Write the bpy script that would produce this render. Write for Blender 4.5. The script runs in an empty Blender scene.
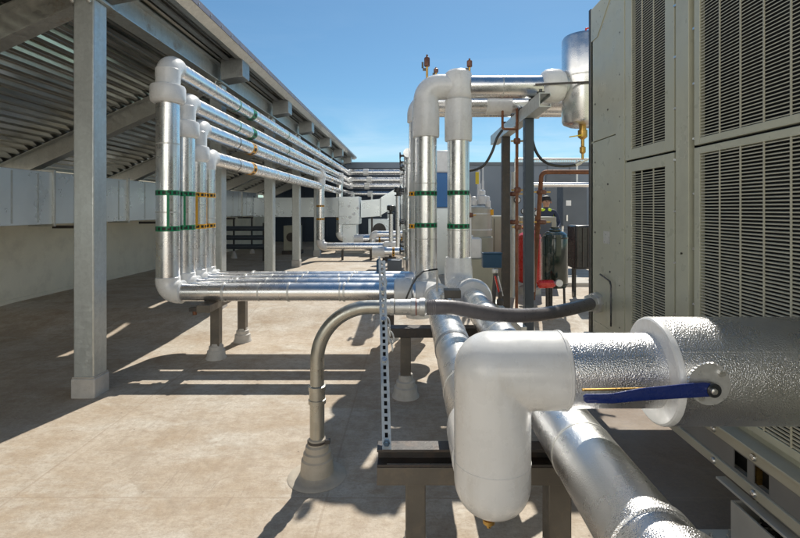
import bpy, bmesh, math, random
from mathutils import Vector, Matrix
random.seed(7)
R = math.radians
V = Vector
S = bpy.context.scene
COL = S.collection
CX, CY, F, H = 409.0, 209.0, 460.0, 1.70      # principal point / focal (px of the 800 px photo), eye height
def at(px, py, Y):
    return V(((px - CX) * Y / F, Y, H - (py - CY) * Y / F))

# ------------------------------------------------------------------ materials
def newmat(name):
    m = bpy.data.materials.new(name); m.use_nodes = True
    nt = m.node_tree; nt.nodes.clear()
    out = nt.nodes.new('ShaderNodeOutputMaterial'); b = nt.nodes.new('ShaderNodeBsdfPrincipled')
    nt.links.new(b.outputs[0], out.inputs[0])
    return m, nt, b
def N(nt, t, **kw):
    n = nt.nodes.new(t)
    for k, v in kw.items():
        if k in n.inputs: n.inputs[k].default_value = v
        else: setattr(n, k, v)
    return n
def ramp(nt, fac, stops):
    r = nt.nodes.new('ShaderNodeValToRGB'); e = r.color_ramp.elements
    while len(e) < len(stops): e.new(0.5)
    for i, (p, c) in enumerate(stops):
        e[i].position = p; e[i].color = (c[0], c[1], c[2], 1) if not isinstance(c, (int, float)) else (c, c, c, 1)
    nt.links.new(fac, r.inputs[0]); return r.outputs[0]
def mixc(nt, fac, a, b, mode='MIX'):
    m = nt.nodes.new('ShaderNodeMix'); m.data_type = 'RGBA'; m.blend_type = mode
    if isinstance(fac, (int, float)): m.inputs[0].default_value = fac
    else: nt.links.new(fac, m.inputs[0])
    for i, c in ((6, a), (7, b)):
        if isinstance(c, tuple): m.inputs[i].default_value = (*c[:3], 1)
        else: nt.links.new(c, m.inputs[i])
    return m.outputs[2]
def coords(nt, scale=(1, 1, 1), world=True):
    if world:
        g = nt.nodes.new('ShaderNodeNewGeometry').outputs['Position']
    else:
        g = nt.nodes.new('ShaderNodeTexCoord').outputs['Object']
    mp = nt.nodes.new('ShaderNodeMapping'); mp.inputs['Scale'].default_value = scale
    nt.links.new(g, mp.inputs['Vector']); return mp.outputs[0]
def noise(nt, vec, scale, detail=4, rough=.55):
    n = N(nt, 'ShaderNodeTexNoise'); n.inputs['Scale'].default_value = scale
    n.inputs['Detail'].default_value = detail; n.inputs['Roughness'].default_value = rough
    nt.links.new(vec, n.inputs['Vector']); return n.outputs['Fac']
def bump(nt, b, h, strength, dist=.01):
    bp = N(nt, 'ShaderNodeBump'); bp.inputs['Strength'].default_value = strength; bp.inputs['Distance'].default_value = dist
    nt.links.new(h, bp.inputs['Height']); nt.links.new(bp.outputs[0], b.inputs['Normal'])
def pm(name, c, rough=.5, metal=0, var=.15, vs=3, bmp=0, bs=60, stain=None, stain_amt=.5, rvar=.1, stretch=(1, 1, 1), bdist=.004, coat=0):
    m, nt, b = newmat(name)
    vec = coords(nt, stretch)
    n1 = noise(nt, vec, vs, 5, .6)
    lo = tuple(x * (1 - var) for x in c); hi = tuple(min(1, x * (1 + var)) for x in c)
    col = ramp(nt, n1, [(.3, lo), (.7, hi)])
    if stain:
        n2 = noise(nt, vec, vs * 2.3, 6, .7)
        f = ramp(nt, n2, [(.5, 0.0), (.72, stain_amt)])
        col = mixc(nt, f, col, stain)
    nt.links.new(col, b.inputs['Base Color'])
    b.inputs['Metallic'].default_value = metal
    n3 = noise(nt, vec, vs * 4, 3)
    rr = ramp(nt, n3, [(.3, max(0.02, rough - rvar)), (.7, min(1, rough + rvar))])
    nt.links.new(rr, b.inputs['Roughness'])
    if coat: b.inputs['Coat Weight'].default_value = coat
    if bmp:
        bump(nt, b, noise(nt, coords(nt), bs, 2), bmp, bdist)
    return m
M = {}
# embossed aluminium jacketing
def jacket(name, c, rough, bs, st, bd):
    m, nt, b = newmat(name); v = coords(nt)
    n1 = noise(nt, v, 4, 4, .6)
    nt.links.new(ramp(nt, n1, [(.3, tuple(x * .86 for x in c)), (.7, c)]), b.inputs['Base Color'])
    b.inputs['Metallic'].default_value = 1
    nt.links.new(ramp(nt, noise(nt, v, 9, 5), [(.3, rough - .05), (.7, rough + .08)]), b.inputs['Roughness'])
    w = N(nt, 'ShaderNodeTexVoronoi'); w.inputs['Scale'].default_value = bs; w.feature = 'SMOOTH_F1'
    nt.links.new(v, w.inputs['Vector'])
    nn = noise(nt, v, bs * .7, 2)
    ad = N(nt, 'ShaderNodeMath', operation='ADD'); nt.links.new(w.outputs['Distance'], ad.inputs[0]); nt.links.new(nn, ad.inputs[1])
    dent = noise(nt, v, 7, 2)
    ml = N(nt, 'ShaderNodeMath', operation='MULTIPLY_ADD'); ml.inputs[1].default_value = .8
    nt.links.new(dent, ml.inputs[0]); nt.links.new(ad.outputs[0], ml.inputs[2])
    bump(nt, b, ml.outputs[0], st, bd); return m
M['jacket'] = jacket('embossed_aluminium', (.86, .86, .86), .27, 130, .17, .0012)
M['jacket_near'] = jacket('embossed_aluminium_heavy', (.84, .84, .85), .27, 270, .75, .002)
M['jacket_plain'] = jacket('plain_aluminium', (.84, .84, .84), .25, 60, .10, .001)
M['jacket_smooth'] = jacket('crinkled_aluminium', (.84, .84, .84), .27, 280, .55, .0018)
def pvc():
    m, nt, b = newmat('white_pvc'); v = coords(nt)
    col = ramp(nt, noise(nt, v, 5, 5, .65), [(.3, (.70, .70, .69)), (.6, (.76, .76, .75))])
    gr = noise(nt, coords(nt, (5, 5, 1.6)), 2.2, 9, .72)
    col = mixc(nt, ramp(nt, gr, [(.52, 0.0), (.74, .38)]), col, (.50, .46, .39))
    nt.links.new(col, b.inputs['Base Color'])
    nt.links.new(ramp(nt, noise(nt, v, 14, 5), [(.3, .20), (.7, .38)]), b.inputs['Roughness'])
    b.inputs['Coat Weight'].default_value = .25
    bump(nt, b, noise(nt, v, 9, 2), .25, .006); return m
M['pvc'] = pvc()
def galv(name, c, metal=.75, rough=.42, rust=.25, tint=(1, 1, 1), sc=18):
    m, nt, b = newmat(name); v = coords(nt)
    vo = N(nt, 'ShaderNodeTexVoronoi'); vo.inputs['Scale'].default_value = sc
    ns = noise(nt, v, 6, 4); 
    vm = N(nt, 'ShaderNodeVectorMath', operation='ADD'); nt.links.new(v, vm.inputs[0])
    nz = N(nt, 'ShaderNodeTexNoise'); nz.inputs['Scale'].default_value = 12; nt.links.new(v, nz.inputs['Vector'])
    sc2 = N(nt, 'ShaderNodeVectorMath', operation='SCALE'); sc2.inputs['Scale'].default_value = .078
    nt.links.new(nz.outputs['Color'], sc2.inputs[0]); nt.links.new(sc2.outputs[0], vm.inputs[1]); nt.links.new(vm.outputs[0], vo.inputs['Vector'])
    sep = N(nt, 'ShaderNodeSeparateColor'); nt.links.new(vo.outputs['Color'], sep.inputs[0])
    c1 = ramp(nt, sep.outputs[0], [(0, tuple(x * .93 for x in c)), (1, tuple(min(1, x * 1.05) for x in c))])
    streak = noise(nt, coords(nt, (6, 6, .7)), 2.0, 5, .7)
    c2 = mixc(nt, ramp(nt, streak, [(.42, 0.0), (.75, .45)]), c1, tuple(x * .72 for x in c))
    ru = noise(nt, v, 2.6, 6, .72)
    c3 = mixc(nt, ramp(nt, ru, [(.60, 0.0), (.74, rust)]), c2, (.28, .15, .055))
    nt.links.new(c3, b.inputs['Base Color'])
    b.inputs['Metallic'].default_value = metal
    nt.links.new(ramp(nt, sep.outputs[1], [(0, rough - .08), (1, rough + .12)]), b.inputs['Roughness'])
    bump(nt, b, noise(nt, v, 45, 3), .25, .002); return m
M['galv'] = galv('galvanised_steel', (.55, .58, .57), .55, .40, .15, sc=40)
M['galv_beam'] = galv('galvanised_beam', (.58, .585, .56), .88, .36, .8, sc=40)
M['galv_deck'] = pm('galvanised_deck', (.50, .50, .47), .20, .94, .2, 1.2, 0, 6, (.30, .22, .10), .55, .07, (3, .35, 3))
M['rafter_end'] = galv('weathered_galvanised_steel', (.36, .37, .37), .8, .40, .5, sc=40)
M['galv_duct'] = pm('galvanised_duct', (.74, .80, .83), .30, .6, .08, .9, rvar=.05)
M['steel_dark'] = pm('painted_dark_steel', (.055, .05, .048), .45, .2, .2, 6, .15, 90, (.2, .12, .07), .3)
M['steel_brown'] = pm('taupe_painted_steel', (.135, .12, .10), .45, .15, .15, 6, .15, 90, (.3, .22, .15), .3)
M['steel_blue'] = pm('blue_grey_steel', (.055, .07, .09), .42, .3, .15, 5, .1, 90)
M['rust'] = pm('rusty_pipe', (.20, .085, .045), .7, .2, .35, 12, .3, 90, (.35, .16, .07), .6)
M['flash'] = pm('backlit_shade_flashing', (.20, .19, .23), .45, .3, .12, 2)  # violet grey holds the flashing's backlit shade in the base colour
M['zinc'] = pm('zinc_plate', (.62, .62, .60), .36, .6, .12, 14, .1, 90)
M['conduit'] = galv('galvanised_conduit', (.48, .47, .42), .85, .33, .1)
M['hose'] = pm('grey_flexible_hose', (.15, .14, .145), .36, 0, .15, 10, .3, 120)
M['black'] = pm('black_paint', (.018, .02, .022), .32, 0, .2, 6, .05, 60, coat=.3)
M['black_green'] = pm('black_green_paint', (.010, .022, .018), .16, 0, .2, 6, coat=.6)
M['void'] = pm('dark_interior', (.008, .008, .008), .8, 0, .1, 4)  # near-black that paints the dark of hollows; the springs wear it too
M['unit'] = pm('beige_grey_enamel', (.50, .50, .385), .34, 0, .06, 2, .08, 160, (.26, .25, .21), .25, bdist=.001)
M['slat'] = pm('beige_grey_louvre', (.50, .48, .37), .42, 0, .08, 8)
M['rail'] = pm('beige_rail', (.47, .45, .36), .38, 0, .08, 5, .05, 90)
M['rail_dark'] = pm('grey_web', (.24, .24, .235), .42, .2, .1, 5)
M['iso'] = pm('grey_isolator_paint', (.55, .54, .50), .4, .2, .1, 6)
M['bolt'] = pm('bolt', (.66, .65, .62), .3, .9, .1, 20)
M['wall'] = pm('beige_render', (.82, .76, .61), .85, 0, .10, .9, .3, 40, (.60, .54, .42), .5)
M['blue'] = pm('blue_enamel', (.007, .022, .14), .28, 0, .12, 10, coat=.5)
M['blue_box'] = pm('blue_box_paint', (.012, .055, .11), .4, 0, .1, 8)
M['green'] = pm('green_tape', (.005, .24, .10), .4, 0, .1, 20)
M['orange'] = pm('orange_tape', (.78, .38, .012), .4, 0, .1, 20)
M['ink'] = pm('black_ink', (.015, .02, .015), .5)
M['greyband'] = pm('grey_band', (.22, .23, .25), .35, .8, .1, 20)
M['brass'] = pm('brass', (.52, .33, .10), .35, .9, .2, 30)
M['brown'] = pm('brown_vent', (.16, .07, .045), .4, .3, .2, 30)
M['red'] = pm('red_paint', (.52, .02, .012), .3, 0, .12, 6, coat=.4)
M['cone'] = pm('grey_sealant', (.50, .48, .45), .7, 0, .12, 9, .35, 35, (.33, .30, .26), .4)
M['skirt'] = pm('membrane_skirt', (.46, .41, .34), .75, 0, .12, 9, .3, 40, (.36, .30, .24), .4)
M['bluewall'] = pm('blue_grey_cladding', (.13, .165, .21), .5, 0, .1, .8, .05, 30)
M['navy'] = pm('navy_cladding', (.035, .055, .085), .4, .1, .15, 1.2)
M['cabinet'] = pm('slate_cabinet_paint', (.085, .105, .13), .45, 0, .12, 3)
M['tan'] = pm('putty_cabinet_paint', (.36, .36, .29), .5, 0, .1, 4)
M['white'] = pm('white_plastic', (.74, .75, .76), .35, 0, .08, 6)
M['yellow'] = pm('yellow_plastic', (.8, .6, .03), .4)
M['concrete'] = pm('pale_concrete', (.50, .47, .42), .85, 0, .12, 3, .3, 50, (.36, .32, .27), .4)
M['tape'] = pm('sealing_washer', (.30, .10, .07), .5)
M['skin'] = pm('skin', (.45, .25, .17), .5)
M['hair'] = pm('dark_hair', (.02, .015, .012), .6)
M['vest'] = pm('hi_vis_yellow', (.62, .80, .03), .6)
M['cloth'] = pm('dark_work_clothes', (.03, .04, .07), .8)
M['sky_reflection'] = pm('painted_sky_reflection', (.03, .16, .42), .35, 0, .1, 1)  # blue of the sky mirrored in the tank, painted as plain colour
def plastic_tank():
    m, nt, b = newmat('translucent_tank'); b.inputs['Base Color'].default_value = (.62, .60, .52, 1)
    b.inputs['Roughness'].default_value = .3; b.inputs['Transmission Weight'].default_value = .35
    v = coords(nt); nt.links.new(ramp(nt, noise(nt, v, 5, 3), [(.3, (.55, .53, .46)), (.7, (.7, .68, .6))]), b.inputs['Base Color']); return m
M['cleartank'] = plastic_tank()

def ground_mat():
    m, nt, b = newmat('roof_membrane'); v = coords(nt)
    n1 = noise(nt, v, .55, 6, .62); n2 = noise(nt, v, 2.4, 8, .68); n3 = noise(nt, v, 14, 5, .7); 
    n4 = noise(nt, coords(nt, (1, 2.2, 1)), 1.1, 7, .66)
    c = ramp(nt, n1, [(.33, (.42, .35, .27)), (.50, (.50, .435, .355)), (.66, (.57, .53, .465))])
    c = mixc(nt, ramp(nt, n2, [(.43, 0.0), (.68, .75)]), c, (.35, .26, .17))
    c = mixc(nt, ramp(nt, n4, [(.50, 0.0), (.66, .85)]), c, (.57, .54, .48))
    c = mixc(nt, ramp(nt, n3, [(.42, 0.0), (.72, .5)]), c, (.28, .21, .15))
    n5 = noise(nt, coords(nt, (1, 1, 1)), 5.5, 10, .8)
    c = mixc(nt, ramp(nt, n5, [(.56, 0.0), (.66, .45)]), c, (.30, .22, .16))
    # blotchy darker brown growing towards the chiller side, cut off beyond its far end
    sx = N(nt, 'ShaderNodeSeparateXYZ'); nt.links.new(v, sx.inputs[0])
    blotch = noise(nt, coords(nt, (.9, .5, 1)), 1.3, 6, .65)
    wa = N(nt, 'ShaderNodeMath', operation='MULTIPLY_ADD'); wa.inputs[1].default_value = 1.1; nt.links.new(blotch, wa.inputs[0])
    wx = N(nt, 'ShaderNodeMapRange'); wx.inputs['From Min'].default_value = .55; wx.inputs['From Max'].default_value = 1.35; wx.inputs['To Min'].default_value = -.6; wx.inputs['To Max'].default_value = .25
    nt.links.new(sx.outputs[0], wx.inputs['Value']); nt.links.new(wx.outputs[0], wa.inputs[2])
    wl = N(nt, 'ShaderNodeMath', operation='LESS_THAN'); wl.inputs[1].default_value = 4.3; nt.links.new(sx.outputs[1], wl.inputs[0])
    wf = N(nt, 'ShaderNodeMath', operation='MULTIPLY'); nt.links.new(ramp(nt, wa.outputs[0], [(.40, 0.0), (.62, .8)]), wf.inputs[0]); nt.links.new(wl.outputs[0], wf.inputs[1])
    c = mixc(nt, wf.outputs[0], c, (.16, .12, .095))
    vein = noise(nt, coords(nt, (1, 2.6, 1)), 3.2, 12, .78)
    c = mixc(nt, ramp(nt, vein, [(.485, 0.0), (.50, .55), (.515, 0.0)]), c, (.27, .20, .14))
    scr = noise(nt, coords(nt, (26, 1.3, 1)), 1.2, 3, .5); scm = noise(nt, v, .9, 3)
    sf = N(nt, 'ShaderNodeMath', operation='MULTIPLY'); nt.links.new(ramp(nt, scr, [(.64, 0.0), (.665, .5), (.69, 0.0)]), sf.inputs[0]); nt.links.new(ramp(nt, scm, [(.52, 0.0), (.6, 1.0)]), sf.inputs[1])
    c = mixc(nt, sf.outputs[0], c, (.24, .19, .15))
    vor = N(nt, 'ShaderNodeTexVoronoi'); vor.inputs['Scale'].default_value = 7; nt.links.new(v, vor.inputs['Vector'])
    c = mixc(nt, ramp(nt, vor.outputs['Distance'], [(.035, .75), (.06, 0.0)]), c, (.15, .11, .08))
    pond = noise(nt, v, .8, 8, .5)
    c = mixc(nt, ramp(nt, pond, [(.545, 0.0), (.56, .38), (.575, .1), (.62, 0.0)]), c, (.30, .24, .18))
    fine = noise(nt, v, 48, 6, .75)
    c = mixc(nt, ramp(nt, fine, [(.45, 0.0), (.75, .55)]), c, (.30, .24, .18))
    # lap seams of the membrane rolls
    def line(out, period, off, w):
        a = N(nt, 'ShaderNodeMath', operation='ADD'); a.inputs[1].default_value = off; nt.links.new(out, a.inputs[0])
        wob = N(nt, 'ShaderNodeMath', operation='MULTIPLY_ADD'); wob.inputs[1].default_value = .03; nt.links.new(n1, wob.inputs[0]); nt.links.new(a.outputs[0], wob.inputs[2])
        p = N(nt, 'ShaderNodeMath', operation='PINGPONG'); p.inputs[1].default_value = period / 2; nt.links.new(wob.outputs[0], p.inputs[0])
        l = N(nt, 'ShaderNodeMath', operation='LESS_THAN'); l.inputs[1].default_value = w; nt.links.new(p.outputs[0], l.inputs[0]); return p.outputs[0], l.outputs[0]
    p1, l1 = line(sx.outputs[0], 1.85, 2.32, .007)
    p2, l2 = line(sx.outputs[1], 3.4, -2.72, .006)
    mx = N(nt, 'ShaderNodeMath', operation='MAXIMUM'); nt.links.new(l1, mx.inputs[0]); nt.links.new(l2, mx.inputs[1])
    lm = N(nt, 'ShaderNodeMath', operation='MULTIPLY'); lm.inputs[1].default_value = .4; nt.links.new(mx.outputs[0], lm.inputs[0])
    c = mixc(nt, lm.outputs[0], c, (.30, .23, .17))
    nt.links.new(c, b.inputs['Base Color'])
    nt.links.new(ramp(nt, n2, [(.3, .62), (.7, .85)]), b.inputs['Roughness'])
    hs = N(nt, 'ShaderNodeMath', operation='MULTIPLY_ADD'); hs.inputs[1].default_value = .6
    lap = ramp(nt, p1, [(.0, 1.0), (.02, 1.0), (.06, 0.0)])
    nt.links.new(lap, hs.inputs[0]); 
    nn = N(nt, 'ShaderNodeMath', operation='ADD'); nt.links.new(n3, nn.inputs[0]); nt.links.new(n2, nn.inputs[1])
    nt.links.new(nn.outputs[0], hs.inputs[2])
    bump(nt, b, hs.outputs[0], .5, .012); return m
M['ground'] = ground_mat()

# ------------------------------------------------------------------ mesh tools
def basis(d):
    d = d.normalized(); up = V((0, 0, 1)) if abs(d.z) < .95 else V((1, 0, 0))
    a = d.cross(up).normalized(); return a, a.cross(d).normalized(), d
ORG = {}
class MB:
    def __init__(s): s.v = []; s.f = []; s.p = []
    def add(s, vs, fs):
        s.p.append((list(vs), list(fs))); o = len(s.v); s.v += [V(p) for p in vs]; s.f += [tuple(i + o for i in f) for f in fs]; return s
    def box(s, x0, x1, y0, y1, z0, z1, mat=None):
        vs = [V((x, y, z)) for x in (x0, x1) for y in (y0, y1) for z in (z0, z1)]
        if mat is not None: vs = [mat @ p for p in vs]
        return s.add(vs, [(0, 1, 3, 2), (4, 6, 7, 5), (0, 4, 5, 1), (2, 3, 7, 6), (0, 2, 6, 4), (1, 5, 7, 3)])
    def bar(s, p, q, w, h, up=(0, 0, 1)):
        p, q = V(p), V(q); d = (q - p).normalized(); u = V(up); a = d.cross(u).normalized(); b = a.cross(d).normalized()
        vs = [e + a * (i * w / 2) + b * (j * h / 2) for e in (p, q) for i in (-1, 1) for j in (-1, 1)]
        return s.add(vs, [(0, 1, 3, 2), (4, 6, 7, 5), (0, 4, 5, 1), (2, 3, 7, 6), (0, 2, 6, 4), (1, 5, 7, 3)])
    def tube(s, pts, r, seg=28, caps=True):
        pts = [V(p) for p in pts]; n = len(pts); rs = r if isinstance(r, (list, tuple)) else [r] * n
        tans = []
        for i in range(n):
            a = pts[max(0, i - 1)]; b = pts[min(n - 1, i + 1)]; 
            if i and i < n - 1: t = (pts[i] - a).normalized() + (b - pts[i]).normalized()
            else: t = b - a
            if t.length < 1e-9: t = tans[-1] if tans else V((0, 0, 1))
            tans.append(t.normalized())
        a, b, _ = basis(tans[0]); vs = []; fs = []
        for i in range(n):
            if i:
                ax = tans[i - 1].cross(tans[i])
                if ax.length > 1e-7:
                    q = Matrix.Rotation(tans[i - 1].angle(tans[i]), 3, ax.normalized()); a = q @ a; b = q @ b
            for k in range(seg):
                t = 2 * math.pi * k / seg; vs.append(pts[i] + (a * math.cos(t) + b * math.sin(t)) * rs[i])
        for i in range(n - 1):
            for k in range(seg):
                k2 = (k + 1) % seg; fs.append((i * seg + k, i * seg + k2, (i + 1) * seg + k2, (i + 1) * seg + k))
        if caps:
            fs.append(tuple(range(seg - 1, -1, -1))); fs.append(tuple((n - 1) * seg + k for k in range(seg)))
        return s.add(vs, fs)
    def lathe(s, prof, origin=(0, 0, 0), d=(0, 0, 1), seg=28):
        """prof: list of (radius, height along d)"""
        o = V(origin); a, b, d = basis(V(d)); vs = []; fs = []
        for r, h in prof:
            for k in range(seg):
                t = 2 * math.pi * k / seg; vs.append(o + d * h + (a * math.cos(t) + b * math.sin(t)) * max(r, 1e-4))
        n = len(prof)
        for i in range(n - 1):
            for k in range(seg):
                k2 = (k + 1) % seg; fs.append((i * seg + k, i * seg + k2, (i + 1) * seg + k2, (i + 1) * seg + k))
        fs.append(tuple(range(seg - 1, -1, -1))); fs.append(tuple((n - 1) * seg + k for k in range(seg)))
        return s.add(vs, fs)
    def ring(s, o, d, r, w, t=.004, seg=32):
        """band of width w standing t proud of radius r, with a hole"""
        o = V(o); a, b, d = basis(V(d)); vs = []; fs = []
        for rr, h in ((r - .003, -w / 2), (r + t, -w / 2), (r + t, w / 2), (r - .003, w / 2)):
            for k in range(seg):
                tt = 2 * math.pi * k / seg; vs.append(o + d * h + (a * math.cos(tt) + b * math.sin(tt)) * rr)
        for i in range(4):
            j = (i + 1) % 4
            for k in range(seg):
                k2 = (k + 1) % seg; fs.append((i * seg + k, i * seg + k2, j * seg + k2, j * seg + k))
        return s.add(vs, fs)
    def extr(s, poly, y0, y1, axis='y'):
        """closed polygon of (x,z) extruded along y (or (y,z) along x)"""
        n = len(poly); mk = (lambda p, t: V((p[0], t, p[1]))) if axis == 'y' else (lambda p, t: V((t, p[0], p[1])))
        vs = [mk(p, y0) for p in poly] + [mk(p, y1) for p in poly]
        fs = [(i, (i + 1) % n, n + (i + 1) % n, n + i) for i in range(n)] + [tuple(range(n - 1, -1, -1)), tuple(range(n, 2 * n))]
        return s.add(vs, fs)
    def build(s, name, mat, parent=None, bevel=0, origin=None, weld=True):
        me = bpy.data.meshes.new(name)
        if parent is not None: o3 = ORG[parent.name]
        elif origin is not None: o3 = V(origin)
        else:
            xs = [p.x for p in s.v]; ys = [p.y for p in s.v]; zs = [p.z for p in s.v]
            o3 = V(((min(xs) + max(xs)) / 2, (min(ys) + max(ys)) / 2, min(zs)))
        me.from_pydata([p - o3 for p in s.v], [], s.f)
        bm = bmesh.new(); bm.from_mesh(me); bmesh.ops.recalc_face_normals(bm, faces=bm.faces)
        for f in bm.faces: f.smooth = True
        for e in bm.edges:
            if len(e.link_faces) == 2 and e.calc_face_angle(0) > R(32): e.smooth = False
        bm.to_mesh(me); bm.free()
        me.materials.append(mat); o = bpy.data.objects.new(name, me); COL.objects.link(o)
        if parent is not None: o.parent = parent
        else: o.location = o3
        ORG[o.name] = o3
        if bevel:
            b = o.modifiers.new('bevel', 'BEVEL'); b.width = bevel; b.segments = 2; b.limit_method = 'ANGLE'; b.angle_limit = R(40); b.harden_normals = False
        return o
def each(mb, name, mat, parent=None, bevel=0):
    out = None
    for vs, fs in mb.p:
        out = MB().add(vs, fs).build(name, mat, parent, bevel)
    return out
def tag(o, label=None, cat=None, group=None, kind=None):
    if label: o['label'] = label
    if cat: o['category'] = cat
    if group: o['group'] = group
    if kind: o['kind'] = kind
    return o
def thing(name, loc, label, cat, group=None):
    o = bpy.data.objects.new(name, None); COL.objects.link(o); o.location = loc; o.empty_display_size = .1
    ORG[o.name] = V(loc); return tag(o, label, cat, group)
def copy_thing(root, delta, label, group=None):
    def cp(o, par):
        c = o.copy(); COL.objects.link(c)
        if par is not None: c.parent = par
        for ch in [x for x in bpy.data.objects if x.parent == o and x != c and x.name in names]: cp(ch, c)
        return c
    names = set(o.name for o in bpy.data.objects)
    r = cp(root, None); r.location = root.location + V(delta); r['label'] = label
    if group: r['group'] = group
    return r
def arc(p0, p1, p2, Rb, n=10):
    """fillet points replacing corner p1"""
    p0, p1, p2 = V(p0), V(p1), V(p2); a = (p0 - p1).normalized(); b = (p2 - p1).normalized()
    ang = a.angle(b); t = Rb / math.tan(ang / 2); c = p1 + (a + b).normalized() * (Rb / math.sin(ang / 2))
    s, e = p1 + a * t, p1 + b * t; u = s - c; w = e - c; tot = u.angle(w); ax = u.cross(w).normalized()
    return [c + Matrix.Rotation(tot * i / n, 3, ax) @ u for i in range(n + 1)]
def pipe(root, pts, r, Rb, mat, fr=1.10, ext=.04, fmat=None, seams=0, elbows=True, radii=None):
    """insulated pipe: straight jacket lengths + fitted white elbow covers"""
    pts = [V(p) for p in pts]; fm = fmat or M['pvc']; start = pts[0]; out = []
    for i in range(1, len(pts)):
        if i < len(pts) - 1:
            A = arc(pts[i - 1], pts[i], pts[i + 1], Rb); end = A[0]
            d0 = (pts[i] - pts[i - 1]).normalized(); d1 = (pts[i + 1] - pts[i]).normalized()
            path = [A[0] - d0 * ext, A[0] - d0 * (ext - .008)] + A + [A[-1] + d1 * (ext - .008), A[-1] + d1 * ext]
            rr = [r * fr - .012] + [r * fr] * (len(A) + 2) + [r * fr - .012]
            MB().tube(path, rr, 32).build('elbow', fm, root)
            nxt = A[-1]
        else: end = pts[i]; nxt = None
        rj = radii[i - 1] if radii else r
        seg = MB().tube([start, end], rj, 40); j = seg.build('pipe_jacket', mat, root); out.append((j, start, end))
        if seams:
            L = (end - start).length; d = (end - start).normalized(); k = int(L / seams)
            if k:
                m = MB()
                for q in range(1, k + 1): m.ring(start + d * (L * q / (k + 1)), d, rj, .016, .003, 40)
                each(m, 'seam_band', M['zinc'], j)
        start = nxt
    return out
def marker(root, c, d, r, colour, n=14, w=.055, seg=32):
    """printed flow tape: one ring whose middle row alternates ink and tape colour"""
    c = V(c); a, b, dd = basis(V(d)); sg = n * 3; m = MB(); vs = []; fs = []
    rows = [(r - .003, -.5), (r + .0035, -.5), (r + .0035, -.30), (r + .0035, .30), (r + .0035, .5), (r - .003, .5)]
    for rr, h in rows:
        for k in range(sg):
            t = 2 * math.pi * k / sg; vs.append(c + dd * h * w + (a * math.cos(t) + b * math.sin(t)) * rr)
    for i in range(6):
        j = (i + 1) % 6
        for k in range(sg):
            k2 = (k + 1) % sg; fs.append((i * sg + k, i * sg + k2, j * sg + k2, j * sg + k))
    m.add(vs, fs); o = m.build('flow_marker', M[colour], root); o.data.materials.append(M['ink'])
    for i, p in enumerate(o.data.polygons):
        if i // sg == 2 and (i % sg) % 3: p.material_index = 1
    return o

# ------------------------------------------------------------------ camera, world, light
cam = bpy.data.cameras.new('camera'); co = bpy.data.objects.new('camera', cam); COL.objects.link(co)
co.location = (0, 0, H); co.rotation_euler = (R(90), 0, 0)
cam.sensor_width = 36; cam.lens = F / 800 * 36; cam.shift_x = -(CX - 400) / 800; cam.shift_y = -(269 - CY) / 800
cam.clip_end = 2000; cam.clip_start = .05; S.camera = co
SUNX, TANE = .28, 1.20
sd = V((SUNX, 1, TANE)).normalized()
elev = math.asin(sd.z); az = math.atan2(sd.x, sd.y)
w = bpy.data.worlds.new('World'); S.world = w; w.use_nodes = True; nt = w.node_tree
bg = nt.nodes['Background']; sk = nt.nodes.new('ShaderNodeTexSky'); sk.sky_type = 'NISHITA'; sk.sun_disc = False
sk.sun_elevation = elev; sk.sun_rotation = az; sk.air_density = 1.0; sk.dust_density = .25; sk.ozone_density = 3.0; sk.altitude = 50
bg.inputs[1].default_value = .12
# thin high cirrus
tc = nt.nodes.new('ShaderNodeTexCoord'); mp = nt.nodes.new('ShaderNodeMapping'); mp.inputs['Scale'].default_value = (1, 1, 6)
nt.links.new(tc.outputs['Generated'], mp.inputs[0])
cn = nt.nodes.new('ShaderNodeTexNoise'); cn.inputs['Scale'].default_value = 2.2; cn.inputs['Detail'].default_value = 7; cn.inputs['Roughness'].default_value = .6; cn.inputs['Distortion'].default_value = .6
nt.links.new(mp.outputs[0], cn.inputs['Vector'])
sp = nt.nodes.new('ShaderNodeSeparateXYZ'); nt.links.new(tc.outputs['Generated'], sp.inputs[0])
cr = ramp(nt, cn.outputs['Fac'], [(.45, 0.0), (.75, 1.0)])
hz = ramp(nt, sp.outputs[2], [(.0, .6), (.1, .55), (.22, .08), (.5, 0.0)])
mm = nt.nodes.new('ShaderNodeMath'); mm.operation = 'MULTIPLY'; nt.links.new(cr, mm.inputs[0]); nt.links.new(hz, mm.inputs[1])
skt = mixc(nt, 1.0, sk.outputs[0], (.51, .70, .73), 'MULTIPLY')
skc = mixc(nt, mm.outputs[0], skt, (6.4, 7.2, 7.9))
# unseen bright cloud added behind and left of the camera to fill shaded faces
dt = nt.nodes.new('ShaderNodeVectorMath'); dt.operation = 'DOT_PRODUCT'; dt.inputs[1].default_value = (-.45, -.89, .15)
nt.links.new(tc.outputs['Generated'], dt.inputs[0])
mr = nt.nodes.new('ShaderNodeMapRange'); mr.inputs['From Min'].default_value = .0; mr.inputs['From Max'].default_value = .55
nt.links.new(dt.outputs['Value'], mr.inputs['Value'])
cr2 = ramp(nt, cn.outputs['Fac'], [(.36, 0.0), (.60, 1.0)])
m2 = nt.nodes.new('ShaderNodeMath'); m2.operation = 'MULTIPLY'; nt.links.new(cr2, m2.inputs[0]); nt.links.new(mr.outputs[0], m2.inputs[1])
m3 = nt.nodes.new('ShaderNodeMath'); m3.operation = 'MULTIPLY'; nt.links.new(m2.outputs[0], m3.inputs[0])
nt.links.new(ramp(nt, sp.outputs[2], [(.30, 1.0), (.52, 0.0)]), m3.inputs[1])
skc = mixc(nt, m3.outputs[0], skc, (27, 25, 21.5))
nt.links.new(skc, bg.inputs[0])
sun = bpy.data.lights.new('sun', 'SUN'); so = bpy.data.objects.new('sun', sun); COL.objects.link(so)
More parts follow.
